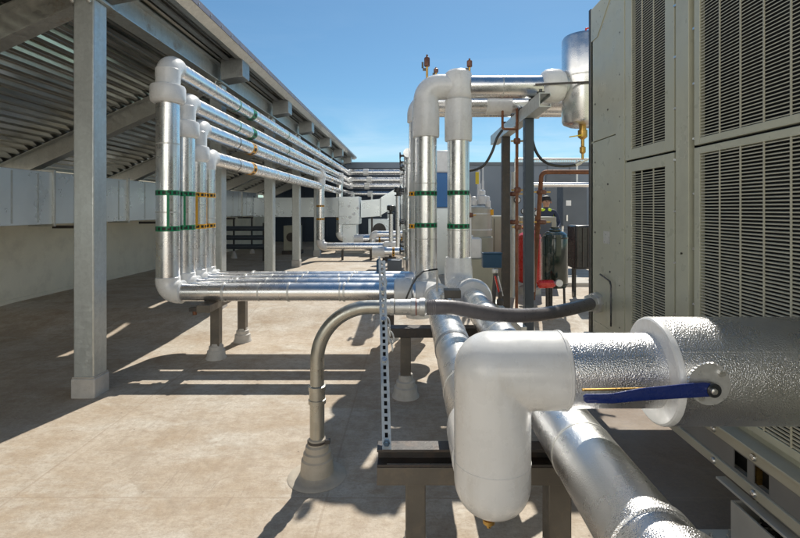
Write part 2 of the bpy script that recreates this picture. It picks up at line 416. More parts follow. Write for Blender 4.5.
sun.energy = 4.6; sun.angle = R(.55); sun.color = (1, .94, .83)
so.rotation_euler = (-sd).to_track_quat('-Z', 'Y').to_euler()
S.view_settings.view_transform = 'Standard'; S.view_settings.look = 'None'; S.view_settings.gamma = 1
S.view_settings.exposure = .25
S.view_settings.use_curve_mapping = False

# ------------------------------------------------------------------ the roof surface
GP = [(-60, 0), (0, 0), (5.9, 0), (6.15, .015), (6.45, .07), (6.75, .14), (7.0, .185), (7.3, .2), (30, .2), (90, .2)]
def gz(y):
    for (a, za), (b, zb) in zip(GP, GP[1:]):
        if a <= y <= b: return za + (zb - za) * (y - a) / (b - a)
    return 0
g = MB(); xs = [-70, -20, -8, -4, 0, 4, 8, 20, 70]; vs = [(x, y, z) for y, z in GP for x in xs]; n = len(xs)
g.add(vs, [(j * n + i, j * n + i + 1, (j + 1) * n + i + 1, (j + 1) * n + i) for j in range(len(GP) - 1) for i in range(n - 1)])
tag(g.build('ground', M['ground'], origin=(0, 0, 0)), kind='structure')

# ------------------------------------------------------------------ boundary walls
t = thing('parapet_wall', (-6.45, 8, 0), 'long beige rendered parapet wall in shade under the metal canopy', 'wall')
MB().box(-6.6, -6.35, -6, 22, -.05, 2.1).build('wall', M['wall'], t)
MB().box(-6.35, -6.325, -6, 22, -.04, .26).build('skirting', M['wall'], t)
t = thing('screen_wall', (-3, 21.2, .2), 'far dark navy cladding screen with a top rail behind the wall pipes', 'wall')
MB().box(-6.3, .55, 21.1, 21.3, .2, 3.55).build('cladding', M['navy'], t)
MB().box(-6.3, .55, 21.0, 21.4, 3.56, 3.84).build('top_rail', M['bluewall'], t)
m = MB()
for k in range(14): m.box(-6.3 + k * .5, -6.3 + k * .5 + .05, 21.06, 21.098, .2, 3.55)
each(m, 'cladding_rib', M['navy'], t)
t = thing('plant_room_wall', (5, 17.6, .2), 'blue grey panelled plant room wall behind the tanks and risers', 'wall')
MB().box(.7, 11, 17.5, 17.7, .15, 3.36).build('cladding', M['bluewall'], t)
MB().box(.68, 11.02, 17.45, 17.75, 3.362, 3.48).build('coping', M['cabinet'], t)
m = MB()
for k in range(12): m.box(1.0 + k * .85, 1.03 + k * .85, 17.47, 17.498, .2, 3.36)
each(m, 'panel_joint', M['cabinet'], t)
MB().box(5.2, 6.4, 17.44, 17.496, .9, 3.0).build('door', M['cabinet'], t, .01)

# ------------------------------------------------------------------ canopy
CXR = -2.93
colY = [4.232, 7.06, 9.68, 11.98, 14.7]
collab = ['nearest tall galvanised canopy column with grey base boot beside the left wall shade',
          'galvanised canopy column just right of the four banded risers, second from the camera',
          'third galvanised canopy column from the camera, in front of the middle of the air duct',
          'fourth galvanised canopy column from the camera, slim and pale behind the low pipes',
          'farthest galvanised canopy column, beside the far white elbow riser']
for y, lab in zip(colY, collab):
    z0 = gz(y); t = thing('canopy_column', (CXR, y, z0), lab, 'column', 'columns along the open edge of the canopy')
    h = .0925; m = MB().box(CXR - h, CXR + h, y - h, y + h, z0 + .02, 3.60)
    m.build('shaft', M['galv'], t, .012)
    # corner weld bead
    MB().box(CXR - .125, CXR + .125, y - .125, y + .125, 3.601, 3.618).build('cap_plate', M['galv'], t, .003)
    bs = MB(); k = .108
    bs.box(CXR - k, CXR + k, y - k, y + k, z0 - .02, z0 + .175); bs.build('base_boot', M['cone'], t, .014)
    MB().box(CXR - .1, CXR + .1, y - .1, y + .1, z0 + .1755, z0 + .187).build('sealant_bead', M['concrete'], t, .004)
    bt = MB()
    for sx in (-1, 1):
        bt.lathe([(.02, 0), (.02, .014), (.011, .016), (.011, .03)], (CXR + sx * .075, y - .128, 3.56), (0, -1, 0), 10)
    each(bt, 'bolt', M['bolt'], t)
SL = .455
def zr(x, base=3.62): return base + SL * (x + 2.84)     # underside of the rafters
can = thing('canopy', (CXR, 9, 3.6), 'sloping galvanised corrugated metal canopy over the parapet walkway', 'canopy')
def ibeam(y, x0, x1, hh=.30, wf=.17, tf=.014):
    m = MB()
    for (a, b, wd) in ((0, tf, wf), (tf, hh - tf, .012), (hh - tf, hh, wf)):
        vs = [V((x, yy, zr(x) + z)) for x in (x0, x1) for yy in (y - wd / 2, y + wd / 2) for z in (a, b)]
        m.add(vs, [(0, 1, 3, 2), (4, 6, 7, 5), (0, 4, 5, 1), (2, 3, 7, 6), (0, 2, 6, 4), (1, 5, 7, 3)])
    return m
for y in [-1.4, 1.41] + colY + [17.4, 20.0]:
    ibeam(y, -6.34, -3.03).build('rafter', M['galv_beam'], can)
    # boxed rafter end cantilevering past the edge beam
    x0, x1 = -2.83, -2.50
    m = MB(); vs = [V((x, yy, z)) for x in (x0, x1) for yy in (y - .11, y + .11) for z in (0, 0)]
    vs = []
    for x, z0_, z1_ in ((x0, 3.64, 3.985), (x1, 3.70, 3.955)):
        for yy in (y - .15, y + .15): vs += [V((x, yy, z0_)), V((x, yy, z1_))]
    m.add(vs, [(0, 1, 3, 2), (4, 6, 7, 5), (0, 4, 5, 1), (2, 3, 7, 6), (0, 2, 6, 4), (1, 5, 7, 3)])
    o = m.build('rafter_end', M['rafter_end'], can, .006)
    m = MB()
    for k in (-1, 1): m.lathe([(.022, 0), (.022, .014), (.01, .015), (.01, .035)], (-2.90, y + k * .05 - .12, 3.618), (0, 0, -1), 8)
    each(m, 'bolt', M['bolt'], o)
# edge beam
m = MB().extr([(-3.02, 3.62), (-2.84, 3.62), (-2.84, 3.634), (-2.905, 3.634), (-2.905, 3.88), (-2.84, 3.88), (-2.84, 3.894), (-3.02, 3.894), (-3.02, 3.88), (-2.92, 3.88), (-2.92, 3.634), (-3.02, 3.634)], -2, 21)
m.build('edge_beam', M['galv_beam'], can)
def cchan(x, z, w_, h_, t_=.008, lip=.03):
    return [(x, z), (x + w_, z), (x + w_, z + lip), (x + w_ - t_, z + lip), (x + w_ - t_, z + t_), (x + t_, z + t_), (x + t_, z + h_ - t_), (x + w_ - t_, z + h_ - t_), (x + w_ - t_, z + h_ - lip), (x + w_, z + h_ - lip), (x + w_, z + h_), (x, z + h_)]
MB().extr(cchan(-2.76, 3.93, .07, .10), -2, 21).build('purlin', M['rafter_end'], can)
MB().extr(cchan(-2.60, 3.96, .07, .075), -2, 21).build('purlin', M['galv_beam'], can)
# fascia flashing with screws
fa = MB().extr([(-2.51, 3.945), (-2.40, 4.005), (-2.395, 4.06), (-2.41, 4.062), (-2.41, 4.02), (-2.51, 3.957)], -2, 21).build('fascia', M['galv_beam'], can)
MB().box(-2.394, -2.385, -2, 21, 4.0, 4.075).build('flashing', M['flash'], can)
m = MB()
for k in range(70): m.lathe([(.011, 0), (.011, .008)], (-2.385, -1.5 + k * .32, 4.03), (1, 0, .1), 6)
each(m, 'screw', M['bolt'], fa)
# corrugated deck, ribs along Y
prof = []; x = -6.42; pitch = .128
def dz(x): return zr(x) + .30 + .012
while x < -2.43:
    for dx, dh in ((0, 0), (.024, 0), (.034, .048), (.060, .048), (.068, .034), (.076, .048), (.104, .048), (.114, 0)):
        xx = x + dx
        if xx < -2.42: prof.append((xx, dz(xx) + dh))
    x += pitch
# flatten the deck so that it meets the fascia
prof = [(a, min(b, 4.045)) for a, b in prof]
poly = prof + [(a, b + .006) for a, b in reversed(prof)]
m = MB(); np_ = len(prof)
ys = [-2 + 23 * i / 46 for i in range(47)]
for (layer, off) in ((0, 0), (1, .006)):
    vs = [(a, y, b + off) for y in ys for a, b in prof]
    def slot(j, i):   # narrow open lap beside the edge beam that lets a streak of sun through
        xm = (prof[i][0] + prof[i + 1][0]) / 2; ym = (ys[j] + ys[j + 1]) / 2
        return -3.135 < xm < -3.065 and (8.5 < ym < 12.0 or 7.0 < ym < 7.5)
    m.add(vs, [(j * np_ + i, j * np_ + i + 1, (j + 1) * np_ + i + 1, (j + 1) * np_ + i) for j in range(len(ys) - 1) for i in range(np_ - 1) if not slot(j, i)])
m.build('roof_deck', M['galv_deck'], can)

# ------------------------------------------------------------------ air duct along the wall
du = thing('air_duct', (-5.6, 9, .1), 'long rectangular galvanised air duct on black posts along the beige wall', 'duct')
DX0, DX1, DZ0, DZ1 = -5.75, -5.42, 1.47, 2.26
fl = [-1.0, .9, 3.0, 5.05, 7.0, 8.85, 10.9, 12.9, 14.9, 16.4]
for i, (a, b) in enumerate(zip(fl, fl[1:])):
    m = MB().box(DX0, DX1, a + .012, b - .012, DZ0, DZ1)
    s = m.build('duct_section', M['galv_duct'], du, .006)
    # cross-break creases / patched insulation facing
    m = MB()
    for q in (.28, .62, .85): m.box(DX1 + .001, DX1 + .004, a + (b - a) * q, a + (b - a) * q + .03, DZ0 + .03, DZ1 - .03)
    each(m, 'stiffener', M['galv'], s)
for y in fl:
    m = MB(); m.box(DX0 - .035, DX1 + .035, y - .018, y + .018, DZ0 - .035, DZ1 + .035); m.build('flange', M['galv_beam'], du, .003)
for y in (7.5, 9.9, 12.3, 14.0, 15.6):
    for x in (-5.33,):
        p = MB().box(x - .022, x + .022, y - .022, y + .022, gz(y) + .1, DZ0 - .04).build('post', M['steel_dark'], du)
        MB().lathe([(.10, 0), (.085, .06), (.04, .2), (.03, .22)], (x, y, gz(y)), (0, 0, 1), 16).build('base_cone', M['cone'], p)
        MB().box(-5.8, -5.29, y - .025, y + .025, DZ0 - .04 - .045, DZ0 - .038).build('cross_bar', M['steel_dark'], du)
# branch across to the right
bd = thing('branch_duct', (-2, 16.4, .2), 'stepped galvanised branch duct with pale plenum box near the far end', 'duct')
MB().box(-5.415, -2.42, 16.0, 16.45, 1.42, 2.1).build('duct_section', M['galv_duct'], bd, .006)
pb = MB().box(-2.40, -1.70, 15.7, 16.5, 1.18, 2.12).build('plenum_box', M['galv_duct'], bd, .01)
m = MB()
for (px, py) in ((349, 206), (354, 214), (358, 208), (350, 217)): 
    p = at(px, py, 15.69); m.lathe([(.05, 0), (.04, .02)], (p.x, 15.7, p.z), (0, -1, 0), 12)
each(m, 'sealant_patch', M['white'], pb)
MB().box(-2.28, -1.80, 15.8, 16.4, .45, 1.178).build('drop_duct', M['galv_duct'], bd, .01)
MB().box(-2.5, -1.5, 15.6, 16.6, .18, .448).build('curb', M['concrete'], bd, .02)
for i, (a, b, h) in enumerate([((-1.68, 1.45), (-1.0, 1.50), .6), ((-.98, 1.55), (-.3, 1.95), .62), ((-.28, 1.95), (.25, 2.15), .7)]):
    m = MB(); vs = [V((x, yy, z + dz_)) for (x, z) in (a, b) for yy in (16.0, 16.45) for dz_ in (-h / 2 + .25, h / 2 + .25)]
    m.add(vs, [(0, 1, 3, 2), (4, 6, 7, 5), (0, 4, 5, 1), (2, 3, 7, 6), (0, 2, 6, 4), (1, 5, 7, 3)])
    m.build('duct_section', M['galv_duct'], bd, .006)
    MB().box(b[0] + .001, b[0] + .018, 15.97, 16.48, b[1] - h / 2 + .22, b[1] + h / 2 + .28).build('flange', M['galv'], bd)
for x in (-1.3, -.4, .1): MB().box(x - .03, x + .03, 16.1, 16.16, .2, 1.5).build('post', M['steel_dark'], bd)

# ------------------------------------------------------------------ the four banded pipes on the left
PX = -2.62
Rs = .104
runs = [  # Y, top Z, bottom end X, colour, elbow collar
    (5.00, 3.27, 'green', 1.72), (5.36, 2.95, 'green', 1.60), (5.66, 2.70, 'orange', 1.5), (5.92, 2.37, 'orange', 0)]
PZ = .80
labs = ['front and tallest of the four left banded risers, wide white collar, green tape',
        'second banded pipe from the camera, green flow tape, just behind the tallest left riser',
        'third banded left pipe from the camera, orange tape and small white collar',
        'rear and lowest banded pipe with orange flow tape and no collar on its top elbow']
farY = [19.6, 19.85, 20.1, 20.35]; farZ = [3.225, 2.935, 2.70, 2.37]
for i, (y, zt, colr, cl) in enumerate(runs):
    t = thing('insulated_pipe', (PX, y, gz(y)), labs[i], 'pipe', 'four pipes that rise and run back along the canopy edge')
    xend = .30 if i == 0 else (.20, .12, .42)[i - 1]
    pts = [V((xend - .17, y, PZ)), V((PX, y, PZ)), V((PX, y, zt)), V((PX, farY[i], zt)), V((.3, farY[i], zt))]
    segs = pipe(t, pts, Rs, .128, M['jacket'], 1.20, .04, seams=.95, radii=[.100, .118, .105, .105])
    if cl:
        zc = zt - .325
        MB().lathe([(Rs + .016, -.10), (Rs * cl - .03, -.10), (Rs * cl - .01, -.085), (Rs * cl, -.06), (Rs * cl, .065), (Rs * cl - .01, .09), (Rs * cl - .035, .10), (Rs + .016, .105)], (PX, y, zc), (0, 0, 1), 36).build('collar', M['pvc'], t)
        MB().lathe([(.121, 0), (.1245, .004), (.1245, .19), (.121, .194)], (PX, y, zt - .245), (0, 0, 1), 36).build('elbow_skirt', M['pvc'], t)
    # two flow bands on the riser, joined by vertical strips
    for pz in (193, 228.5):
        zz = H - (pz - CY) * y / F if i == 0 else H - (pz - CY) * 5.0 / F
        marker(t, (PX, y, zz), (0, 0, 1), .118, colr)
    za, zb = H - (228 - CY) * 5 / F, H - (193 - CY) * 5 / F
    m = MB(); a_ = R(-62); ux, uy = math.cos(a_), math.sin(a_); m.bar((PX + ux * .1195, y + uy * .1195, za), (PX + ux * .1195, y + uy * .1195, zb), .026, .006, (ux, uy, 0)); m.build('vertical_tape', M[colr], t)
    # bands on the top run
    marker(t, (PX, 7.55, zt), (0, 1, 0), .105, colr, 8, .16); marker(t, (PX, 15.2, zt), (0, 1, 0), .105, colr, 10)
    m = MB()
    for yy in (6.9, 9.7): m.ring((PX, yy, zt), (0, 1, 0), .105, .02, .003)
    each(m, 'thin_band', M['green'] if i < 2 else M['steel_brown'], t)
    for xj in (-1.95 + .12 * (i % 2), -.4): MB().lathe([(.105, 0), (.14, .01), (.14, .22), (.105, .23)], (xj, farY[i], zt), (1, 0, 0), 24).build('white_joint', M['pvc'], t)
    # saddle straps on the bottom run
    m = MB(); m.ring((PX + .62, y, PZ), (1, 0, 0), Rs, .022, .006); m.build('strap', M['zinc'], t)
    m = MB()
    for xx in (-1.3, -.7): m.ring((xx, y, PZ), (1, 0, 0), Rs, .02, .003)
    each(m, 'seam_band', M['zinc'], t)
    # white jacket shoe at front bottom pipe
    # far down leg
# far drops
def drop(name, lab, x, y, z1, z0, r, xe, group='far drops under the canopy pipes', col='orange'):
    t = thing(name, (x, y, .2), lab, 'pipe', group)
    MB().tube([(x, y - .0, z1 + r * 1.0), (x, y, z1 - .30)], r * 1.22, 28).build('tee', M['pvc'], t)
    MB().tube([(x, y + .17, z1), (x, y - .17, z1)], r * 1.22, 28).build('tee', M['pvc'], t)
    pipe(t, [(x, y, z1 - .25), (x, y, z0), (xe, y, z0)], r, .16, M['jacket'], 1.12, .04, seams=.9)
    for zz in (1.28, .83 + .35): pass
    for pz in (206, 219): marker(t, (x, y, H - (pz - CY) * y / F), (0, 0, 1), r, col, 10)
    xx = xe
    MB().tube([(xe - .02, y, z0), (xe + .22, y, z0)], r * 1.12, 24).build('end_cap', M['pvc'], t)
    # little stand
    for q in (.35, .8):
        xq = x + (xe - x) * q
        MB().box(xq - .03, xq + .03, y - .03, y + .03, .2, z0 - r - .002).build('stand', M['steel_dark'], t)
    return t
drop('drop_pipe', 'nearer far drop pipe with white elbow and orange tape bands, left of the plenum box', -2.60, 13.5, 2.70, .60, .115, -.75)
drop('drop_pipe', 'farther drop pipe with white elbow, just left of the plenum box', -2.63, 17.4, 2.935, .62, .125, .2)
# low distant pipes on sleepers
for i, (y, z, x0, x1, lab) in enumerate([(11.6, .62, -.62, .15, 'short blue sky reflecting pipe low behind the first white tee'), (15.1, .72, -1.5, .3, 'low distant pipe with orange bands crossing in front of the far screen')]):
    t = thing('low_pipe', ((x0 + x1) / 2, y, .2), lab, 'pipe')
    MB().tube([(x0, y, z), (x1, y, z)], .12, 32).build('pipe_jacket', M['jacket'], t)
    MB().tube([(x0 - .3, y, z), (x0 + .01, y, z)], .135, 32).build('end_cap', M['pvc'], t)
    for q in (.3, .7): marker(t, (x0 + (x1 - x0) * q, y, z), (1, 0, 0), .12, 'orange', 10)
    for q in (.2, .85): MB().box(x0 + (x1 - x0) * q - .04, x0 + (x1 - x0) * q + .04, y - .05, y + .05, .2, z - .121).build('stand', M['steel_dark'], t)

# ------------------------------------------------------------------ floor pipe 1 and front valve pipe
P1X, P1Z, P1R = .30, .765, .125
t = thing('floor_pipe', (P1X, 3.4, 0), 'left silver jacketed floor pipe with dark band, running back to the white tee', 'pipe', 'large pipes running away from the camera')
segs = pipe(t, [(P1X, 1.97, P1Z), (P1X, 5.0, P1Z), (.05, 5.0, P1Z)], P1R, .16, M['jacket_smooth'], 1.2, .07)
MB().lathe([(.128, 0), (.155, .01), (.16, .03), (.16, .16), (.155, .18), (.12, .2)], (-.16, 5.0, .79), (1, 0, 0), 36).build('sleeve', M['pvc'], t)
for y_, w_ in ((3.05, .045),): MB().ring((P1X, y_, P1Z), (0, 1, 0), P1R, w_, .004, 40).build('band', M['greyband'], t)
m = MB()
for y_ in (2.35, 3.9): m.ring((P1X, y_, P1Z), (0, 1, 0), P1R, .014, .0025, 40)
each(m, 'seam_band', M['zinc'], t)
# sensor pocket + cable
MB().tube([(P1X - .02, 4.55, P1Z + .1), (P1X - .02, 4.55, P1Z + .33)], .012, 10).build('sensor_stem', M['zinc'], t)
c = [at(x, y, 4.5) for x, y in ((432, 269), (424, 271), (417, 277), (412, 285), (408, 294), (405, 302))]
c[0] = V((P1X - .02, 4.55, P1Z + .34)); MB().tube(c, .009, 8).build('sensor_cable', M['black'], t)
MB().box(P1X + .02, P1X + .17, 4.15, 4.28, P1Z + .127, P1Z + .2).build('sensor_box', M['steel_brown'], t, .006)
MB().lathe([(.035, 0), (.035, .03), (.02, .035), (.02, .05)], (P1X + .02, 4.22, P1Z + .12), (0, 0, 1), 16).build('sensor_base', M['zinc'], t)

vp = thing('valve_pipe', (.9, 1.66, 0), 'big foreground pipe with white double elbow and hammered jacket, blue lever in front', 'pipe')
VY, VZ, VR = 1.66, 1.12, .137
ZB = .607
m = MB().tube([(P1X + .26, VY, VZ), (P1X + .248, VY, VZ), (P1X, VY, VZ)], [VR - .008, VR, VR], 48)
m.lathe([(VR * math.sin(R(t)), -VR * math.cos(R(t))) for t in range(0, 181, 10)], (P1X, VY, VZ), (0, 0, 1), 48)
m.tube([(P1X, VY, VZ), (P1X, VY, ZB + .12)], VR, 48)
m.lathe([(VR * math.sin(R(t)) ** .8, -.12 * math.cos(R(t))) for t in range(0, 91, 9)] + [(VR, .02)], (P1X, VY, ZB + .12), (0, 0, 1), 48)
el = m.build('elbow', M['pvc'], vp)
rm = el.modifiers.new('fuse', 'REMESH'); rm.mode = 'VOXEL'; rm.voxel_size = .0055; rm.use_smooth_shade = True
sm_ = el.modifiers.new('soften', 'SMOOTH'); sm_.factor = .5; sm_.iterations = 14
MB().tube([(P1X, VY + .06, P1Z), (P1X, VY + .30, P1Z), (P1X, VY + .315, P1Z)], [.14, .14, .13], 40).build('rear_joint', M['pvc'], vp)
MB().tube([(P1X + .24, VY, VZ), (.90, VY, VZ)], VR - .008, 64).build('pipe_jacket', M['jacket_near'], vp)
MB().lathe([(VR - .01, 0), (.178, 0), (.184, .004), (.187, .012), (.187, .022)], (.87, VY, VZ), (1, 0, 0), 64).build('end_ring', M['pvc'], vp)
MB().tube([(.892, VY, VZ), (1.598, VY, VZ)], .186, 72).build('thick_jacket', M['jacket_near'], vp)
m = MB()
for ang in (38,):
    a_ = R(ang); cy_, cz_ = VY - .1865 * math.cos(a_), VZ + .1865 * math.sin(a_)
    m.bar((.90, cy_, cz_), (1.598, cy_, cz_), .012, .003, (0, -math.cos(a_), math.sin(a_)))
m.build('lap_seam', M['jacket_near'], vp)
m = MB()
for k in range(5):
    a_ = R(30); m.lathe([(.005, 0), (.004, .002)], (.95 + .14 * k, VY - .186 * math.cos(a_), VZ + .186 * math.sin(a_)), (0, -math.cos(a_), math.sin(a_)), 8)
for k in range(4):
    a_ = R(-20); m.lathe([(.005, 0), (.004, .002)], (.6 + .09 * k, VY - (VR - .008) * math.cos(a_), VZ + (VR - .008) * math.sin(a_)), (0, -math.cos(a_), math.sin(a_)), 8)
each(m, 'rivet', M['zinc'], vp)
MB().ring((P1X + .245, VY, VZ), (1, 0, 0), VR - .002, .010, .0045, 56).build('elbow_bead', M['pvc'], vp)
MB().ring((P1X, VY, .80), (0, 0, 1), VR - .0005, .004, .0014, 56).build('elbow_bead', M['pvc'], vp)
# brass drain at the elbow bottom
dv = MB().lathe([(.03, 0), (.03, .012), (.016, .014), (.016, .03), (.022, .032), (.022, .045), (.008, .05), (.008, .062)], (P1X - .012, VY + .0, ZB + .006), (0, 0, -1), 14).build('drain_valve', M['brass'], vp)
MB().bar((P1X - .06, VY, ZB - .01), (P1X + .0, VY, ZB - .03), .012, .006).build('drain_handle', M['brass'], dv)
# gear plate and lever
lv = thing('valve_lever', (1.0, 1.44, 1.06), 'long blue lever handle bolted to a toothed steel plate on the big foreground pipe', 'valve lever')
gc = at(709, 384, 1.455); gy = 1.455
m = MB(); pts = []; nT = 34
for k in range(nT * 2):
    a = math.pi * k / nT; tooth = .0032 if k % 2 else 0
    if not (R(75) < a < R(215)): tooth = 0
    r_ = .066 + tooth; pts.append((gc.x + r_ * math.cos(a), gc.z + r_ * math.sin(a)))
m.extr(pts, gy - .004, gy + .004); gp = m.build('notched_plate', M['zinc'], lv)
MB().tube([(gc.x + .008, gy + .004, gc.z - .005), (gc.x + .008, VY - .182, gc.z - .005)], .022, 16).build('stem', M['zinc'], lv)
m = MB().lathe([(.011, 0), (.011, .008)], (gc.x + .035, gy - .004, gc.z + .035), (0, -1, 0), 6).lathe([(.011, 0), (.011, .008)], (gc.x - .03, gy - .004, gc.z - .04), (0, -1, 0), 6); each(m, 'bolt', M['bolt'], gp)
a0 = at(722, 388, 1.44); a1 = at(684, 391, 1.43); a2 = at(640, 394.5, 1.415); a3 = at(612, 398.5, 1.405); a4 = at(586, 398.5, 1.40)
m = MB()
def lever(path, hs, t_):
    vs = []; fs = []
    for p, h_ in zip(path, hs):
        for (yy, zz) in ((-t_, -h_ * .7), (-t_ * .5, -h_), (t_ * .5, -h_), (t_, -h_ * .7), (t_, h_ * .7), (t_ * .5, h_), (-t_ * .5, h_), (-t_, h_ * .7)): vs.append(V((p.x, p.y + yy, p.z + zz)))
    n = 8
    for i in range(len(path) - 1):
        for k in range(n): k2 = (k + 1) % n; fs.append((i * n + k, i * n + k2, (i + 1) * n + k2, (i + 1) * n + k))
    fs.append(tuple(range(n - 1, -1, -1))); fs.append(tuple((len(path) - 1) * n + k for k in range(n))); m.add(vs, fs)
lever([a4 + V((-.008, 0, 0)), a4, a3, a2, a1, at(704, 389.5, 1.435), at(714, 390, 1.436), at(720, 390.5, 1.436)], [.007, .0135, .015, .019, .022, .023, .020, .011], .006)
lb = m.build('lever_arm', M['blue'], lv, .0015)
MB().lathe([(.020, -.010), (.022, -.008), (.022, .008), (.020, .010)], at(713, 390, 1.434), (0, 1, 0), 24).build('hub', M['black'], lv)
MB().lathe([(.010, 0), (.010, .009), (.006, .011)], at(713, 391, 1.424), (0, -1, 0), 12).build('pin', M['bolt'], lv)
b0 = at(582, 390, 1.43); b1 = at(662, 388.5, 1.44)
MB().bar(b0, b1, .008, .007).build('trigger_rod', M['brass'], lv, .002)

# ------------------------------------------------------------------ floor pipe 2 (riser 2 joins it)
P2X, P2Z, P2R = .665, .765, .123
t = thing('floor_pipe', (P2X, 3, 0), 'right hand silver jacketed floor pipe passing under the big foreground pipe', 'pipe', 'large pipes running away from the camera')
MB().tube([(P2X, 1.10, P2Z), (P2X, 5.0, P2Z)], P2R, 56).build('pipe_jacket', M['jacket_smooth'], t)
MB().lathe([(P2R + .001, 0), (P2R + .008, .004), (P2R + .008, .035), (P2R + .001, .04)], (P2X, 1.235, P2Z), (0, 1, 0), 56).build('collar', M['jacket_near'], t)
pth = [V((P2X, 1.15, P2Z))] + arc((P2X, 1.15, P2Z), (P2X, .86, P2Z), (P2X, .86, P2Z - .4), .2, 10) + [V((P2X, .86, .02))]
MB().tube(pth, P2R + .022, 48).build('elbow', M['jacket_near'], t)
MB().ring((P2X, 2.75, P2Z), (0, 1, 0), P2R, .05, .004, 48).build('band', M['greyband'], t)
MB().ring((P2X, 4.15, P2Z), (0, 1, 0), P2R, .2, .004, 48).build('band', M['jacket'], t)
m = MB()
for y_ in (1.75, 2.2, 3.3): m.ring((P2X, y_, P2Z), (0, 1, 0), P2R, .012, .0022, 48)
each(m, 'seam_band', M['zinc'], t)
r2 = pth
# ------------------------------------------------------------------ risers in the middle
RY = 5.45; HZ = 3.145; RR = .130
t1 = thing('riser_pipe', (.20, RY, 0), 'left one of the two tall central risers, with rounded white elbow on top', 'pipe', 'pair of tall central risers')
x1 = .20
MB().tube([(x1, RY, .62), (x1, RY, HZ - .2)], RR, 48).build('pipe_jacket', M['jacket'], t1)
MB().lathe([(RR + .002, 0), (.155, .004), (.16, .02), (.162, .30), (.155, .36), (.158, .40)], (x1, RY, 2.545), (0, 0, 1), 40).build('sleeve', M['pvc'], t1)
A = [V((x1, RY, 2.93))] + arc((x1, RY, 2.9), (x1, RY, HZ), (.6, RY, HZ), .16, 12) + [V((.50, RY, HZ))]
MB().tube(A, .148, 40).build('elbow', M['pvc'], t1)
MB().lathe([(.10, 0), (.17, .02), (.185, .08), (.18, .2), (.15, .27)], (x1, RY - .02, .62), (0, 0, 1), 36).build('base_fitting', M['pvc'], t1)
for pz in (193.5, 225): marker(t1, (x1, RY, H - (pz - CY) * RY / F), (0, 0, 1), RR, 'green')
m = MB(); m.ring((x1, RY, 1.35), (0, 0, 1), RR, .014, .003); m.ring((x1, RY, 2.0), (0, 0, 1), RR, .014, .003); each(m, 'seam_band', M['zinc'], t1)
x2 = .585
t2 = thing('riser_pipe', (x2, RY, 0), 'right one of the two tall central risers, with domed white cap feeding the overhead pipe', 'pipe', 'pair of tall central risers')
MB().tube([(x2, RY, .9), (x2, RY, HZ - .2)], RR, 48).build('pipe_jacket', M['jacket'], t2)
MB().lathe([(RR + .002, 0), (.158, .004), (.162, .02), (.163, .3), (.157, .38), (.16, .48)], (x2, RY, 2.50), (0, 0, 1), 40).build('sleeve', M['pvc'], t2)
MB().lathe([(.125, 0), (.150, .02), (.166, .06), (.172, .18), (.172, .26), (.155, .32), (.12, .35), (.05, .36)], (x2, RY, 2.985), (0, 0, 1), 40).build('cap', M['pvc'], t2)
pth = arc((x2, RY, 1.2), (x2 + .04, RY, .76), (P2X, 4.9, P2Z), .22, 12)
pth = arc((x2, RY, 1.2), (x2, RY, .765), (x2, 4.9, P2Z), .22, 12)
MB().tube([V((x2, RY, 1.13))] + pth + [V((P2X, 5.05, P2Z)), V((P2X, 4.96, P2Z)), V((P2X, 4.93, P2Z))], [.15] + [.165] * len(pth) + [.175, .178, .15], 40).build('elbow', M['pvc'], t2)
MB().lathe([(.125, 0), (.185, .012), (.20, .04), (.205, .12), (.19, .2), (.14, .25)], (P2X, 4.72, P2Z), (0, 1, 0), 44).build('end_collar', M['pvc'], t2)
for pz in (193, 226): marker(t2, (x2, RY, H - (pz - CY) * RY / F), (0, 0, 1), RR, 'green')
MB().ring((x2, RY, 1.45), (0, 0, 1), RR, .014, .003).build('seam_band', M['zinc'], t2)
# overhead header
t = thing('overhead_pipe', (1.2, RY, 3.0), 'front overhead silver pipe from the white capped riser to the hanging tank', 'pipe')
MB().tube([(.72, RY, HZ), (1.64, RY, HZ)], .132, 48).build('pipe_jacket', M['jacket_plain'], t)
MB().lathe([(.13, 0), (.165, .015), (.19, .05), (.20, .12), (.198, .2), (.17, .26), (.13, .28)], (1.56, RY, HZ + .01), (1, 0, 0), 40).build('white_joint', M['pvc'], t)
MB().lathe([(.13, 0), (.14, .0), (.14, .1), (.145, .1), (.145, .14)], (1.80, RY, HZ + .01), (1, 0, 0), 36).build('nozzle', M['galv'], t)
m = MB(); m.ring((1.1, RY, HZ), (1, 0, 0), .132, .014, .003); each(m, 'seam_band', M['zinc'], t)
for i, (y, z, x0, r, lab) in enumerate([(5.98, 3.07, .12, .12, 'rear riser and overhead pipe just behind the left central riser'), (6.45, 3.10, .16, .11, 'hindmost riser and overhead pipe, almost hidden behind the left central riser')]):
    t = thing('riser_pipe', (x0, y, 0), lab, 'pipe', 'rear risers')
    pipe(t, [(x0, y, .6), (x0, y, z), (2.3, y, z)], r, .15, M['jacket'], 1.2, .10)
    MB().tube([(1.0 + i * .5, y, z), (1.32 + i * .5, y, z)], r * 1.2, 32).build('white_joint', M['pvc'], t)
    MB().lathe([(r * 1.3, -.4), (r * 1.35, -.1), (r * 1.3, .15), (r, .2)], (x0, y, .7), (0, 0, 1), 32).build('base_fitting', M['pvc'], t)
    marker(t, (x0, y, H - (226 - CY) * y / F), (0, 0, 1), r, 'orange')
    marker(t, (x0, y, H - (194 - CY) * y / F), (0, 0, 1), r, 'orange')
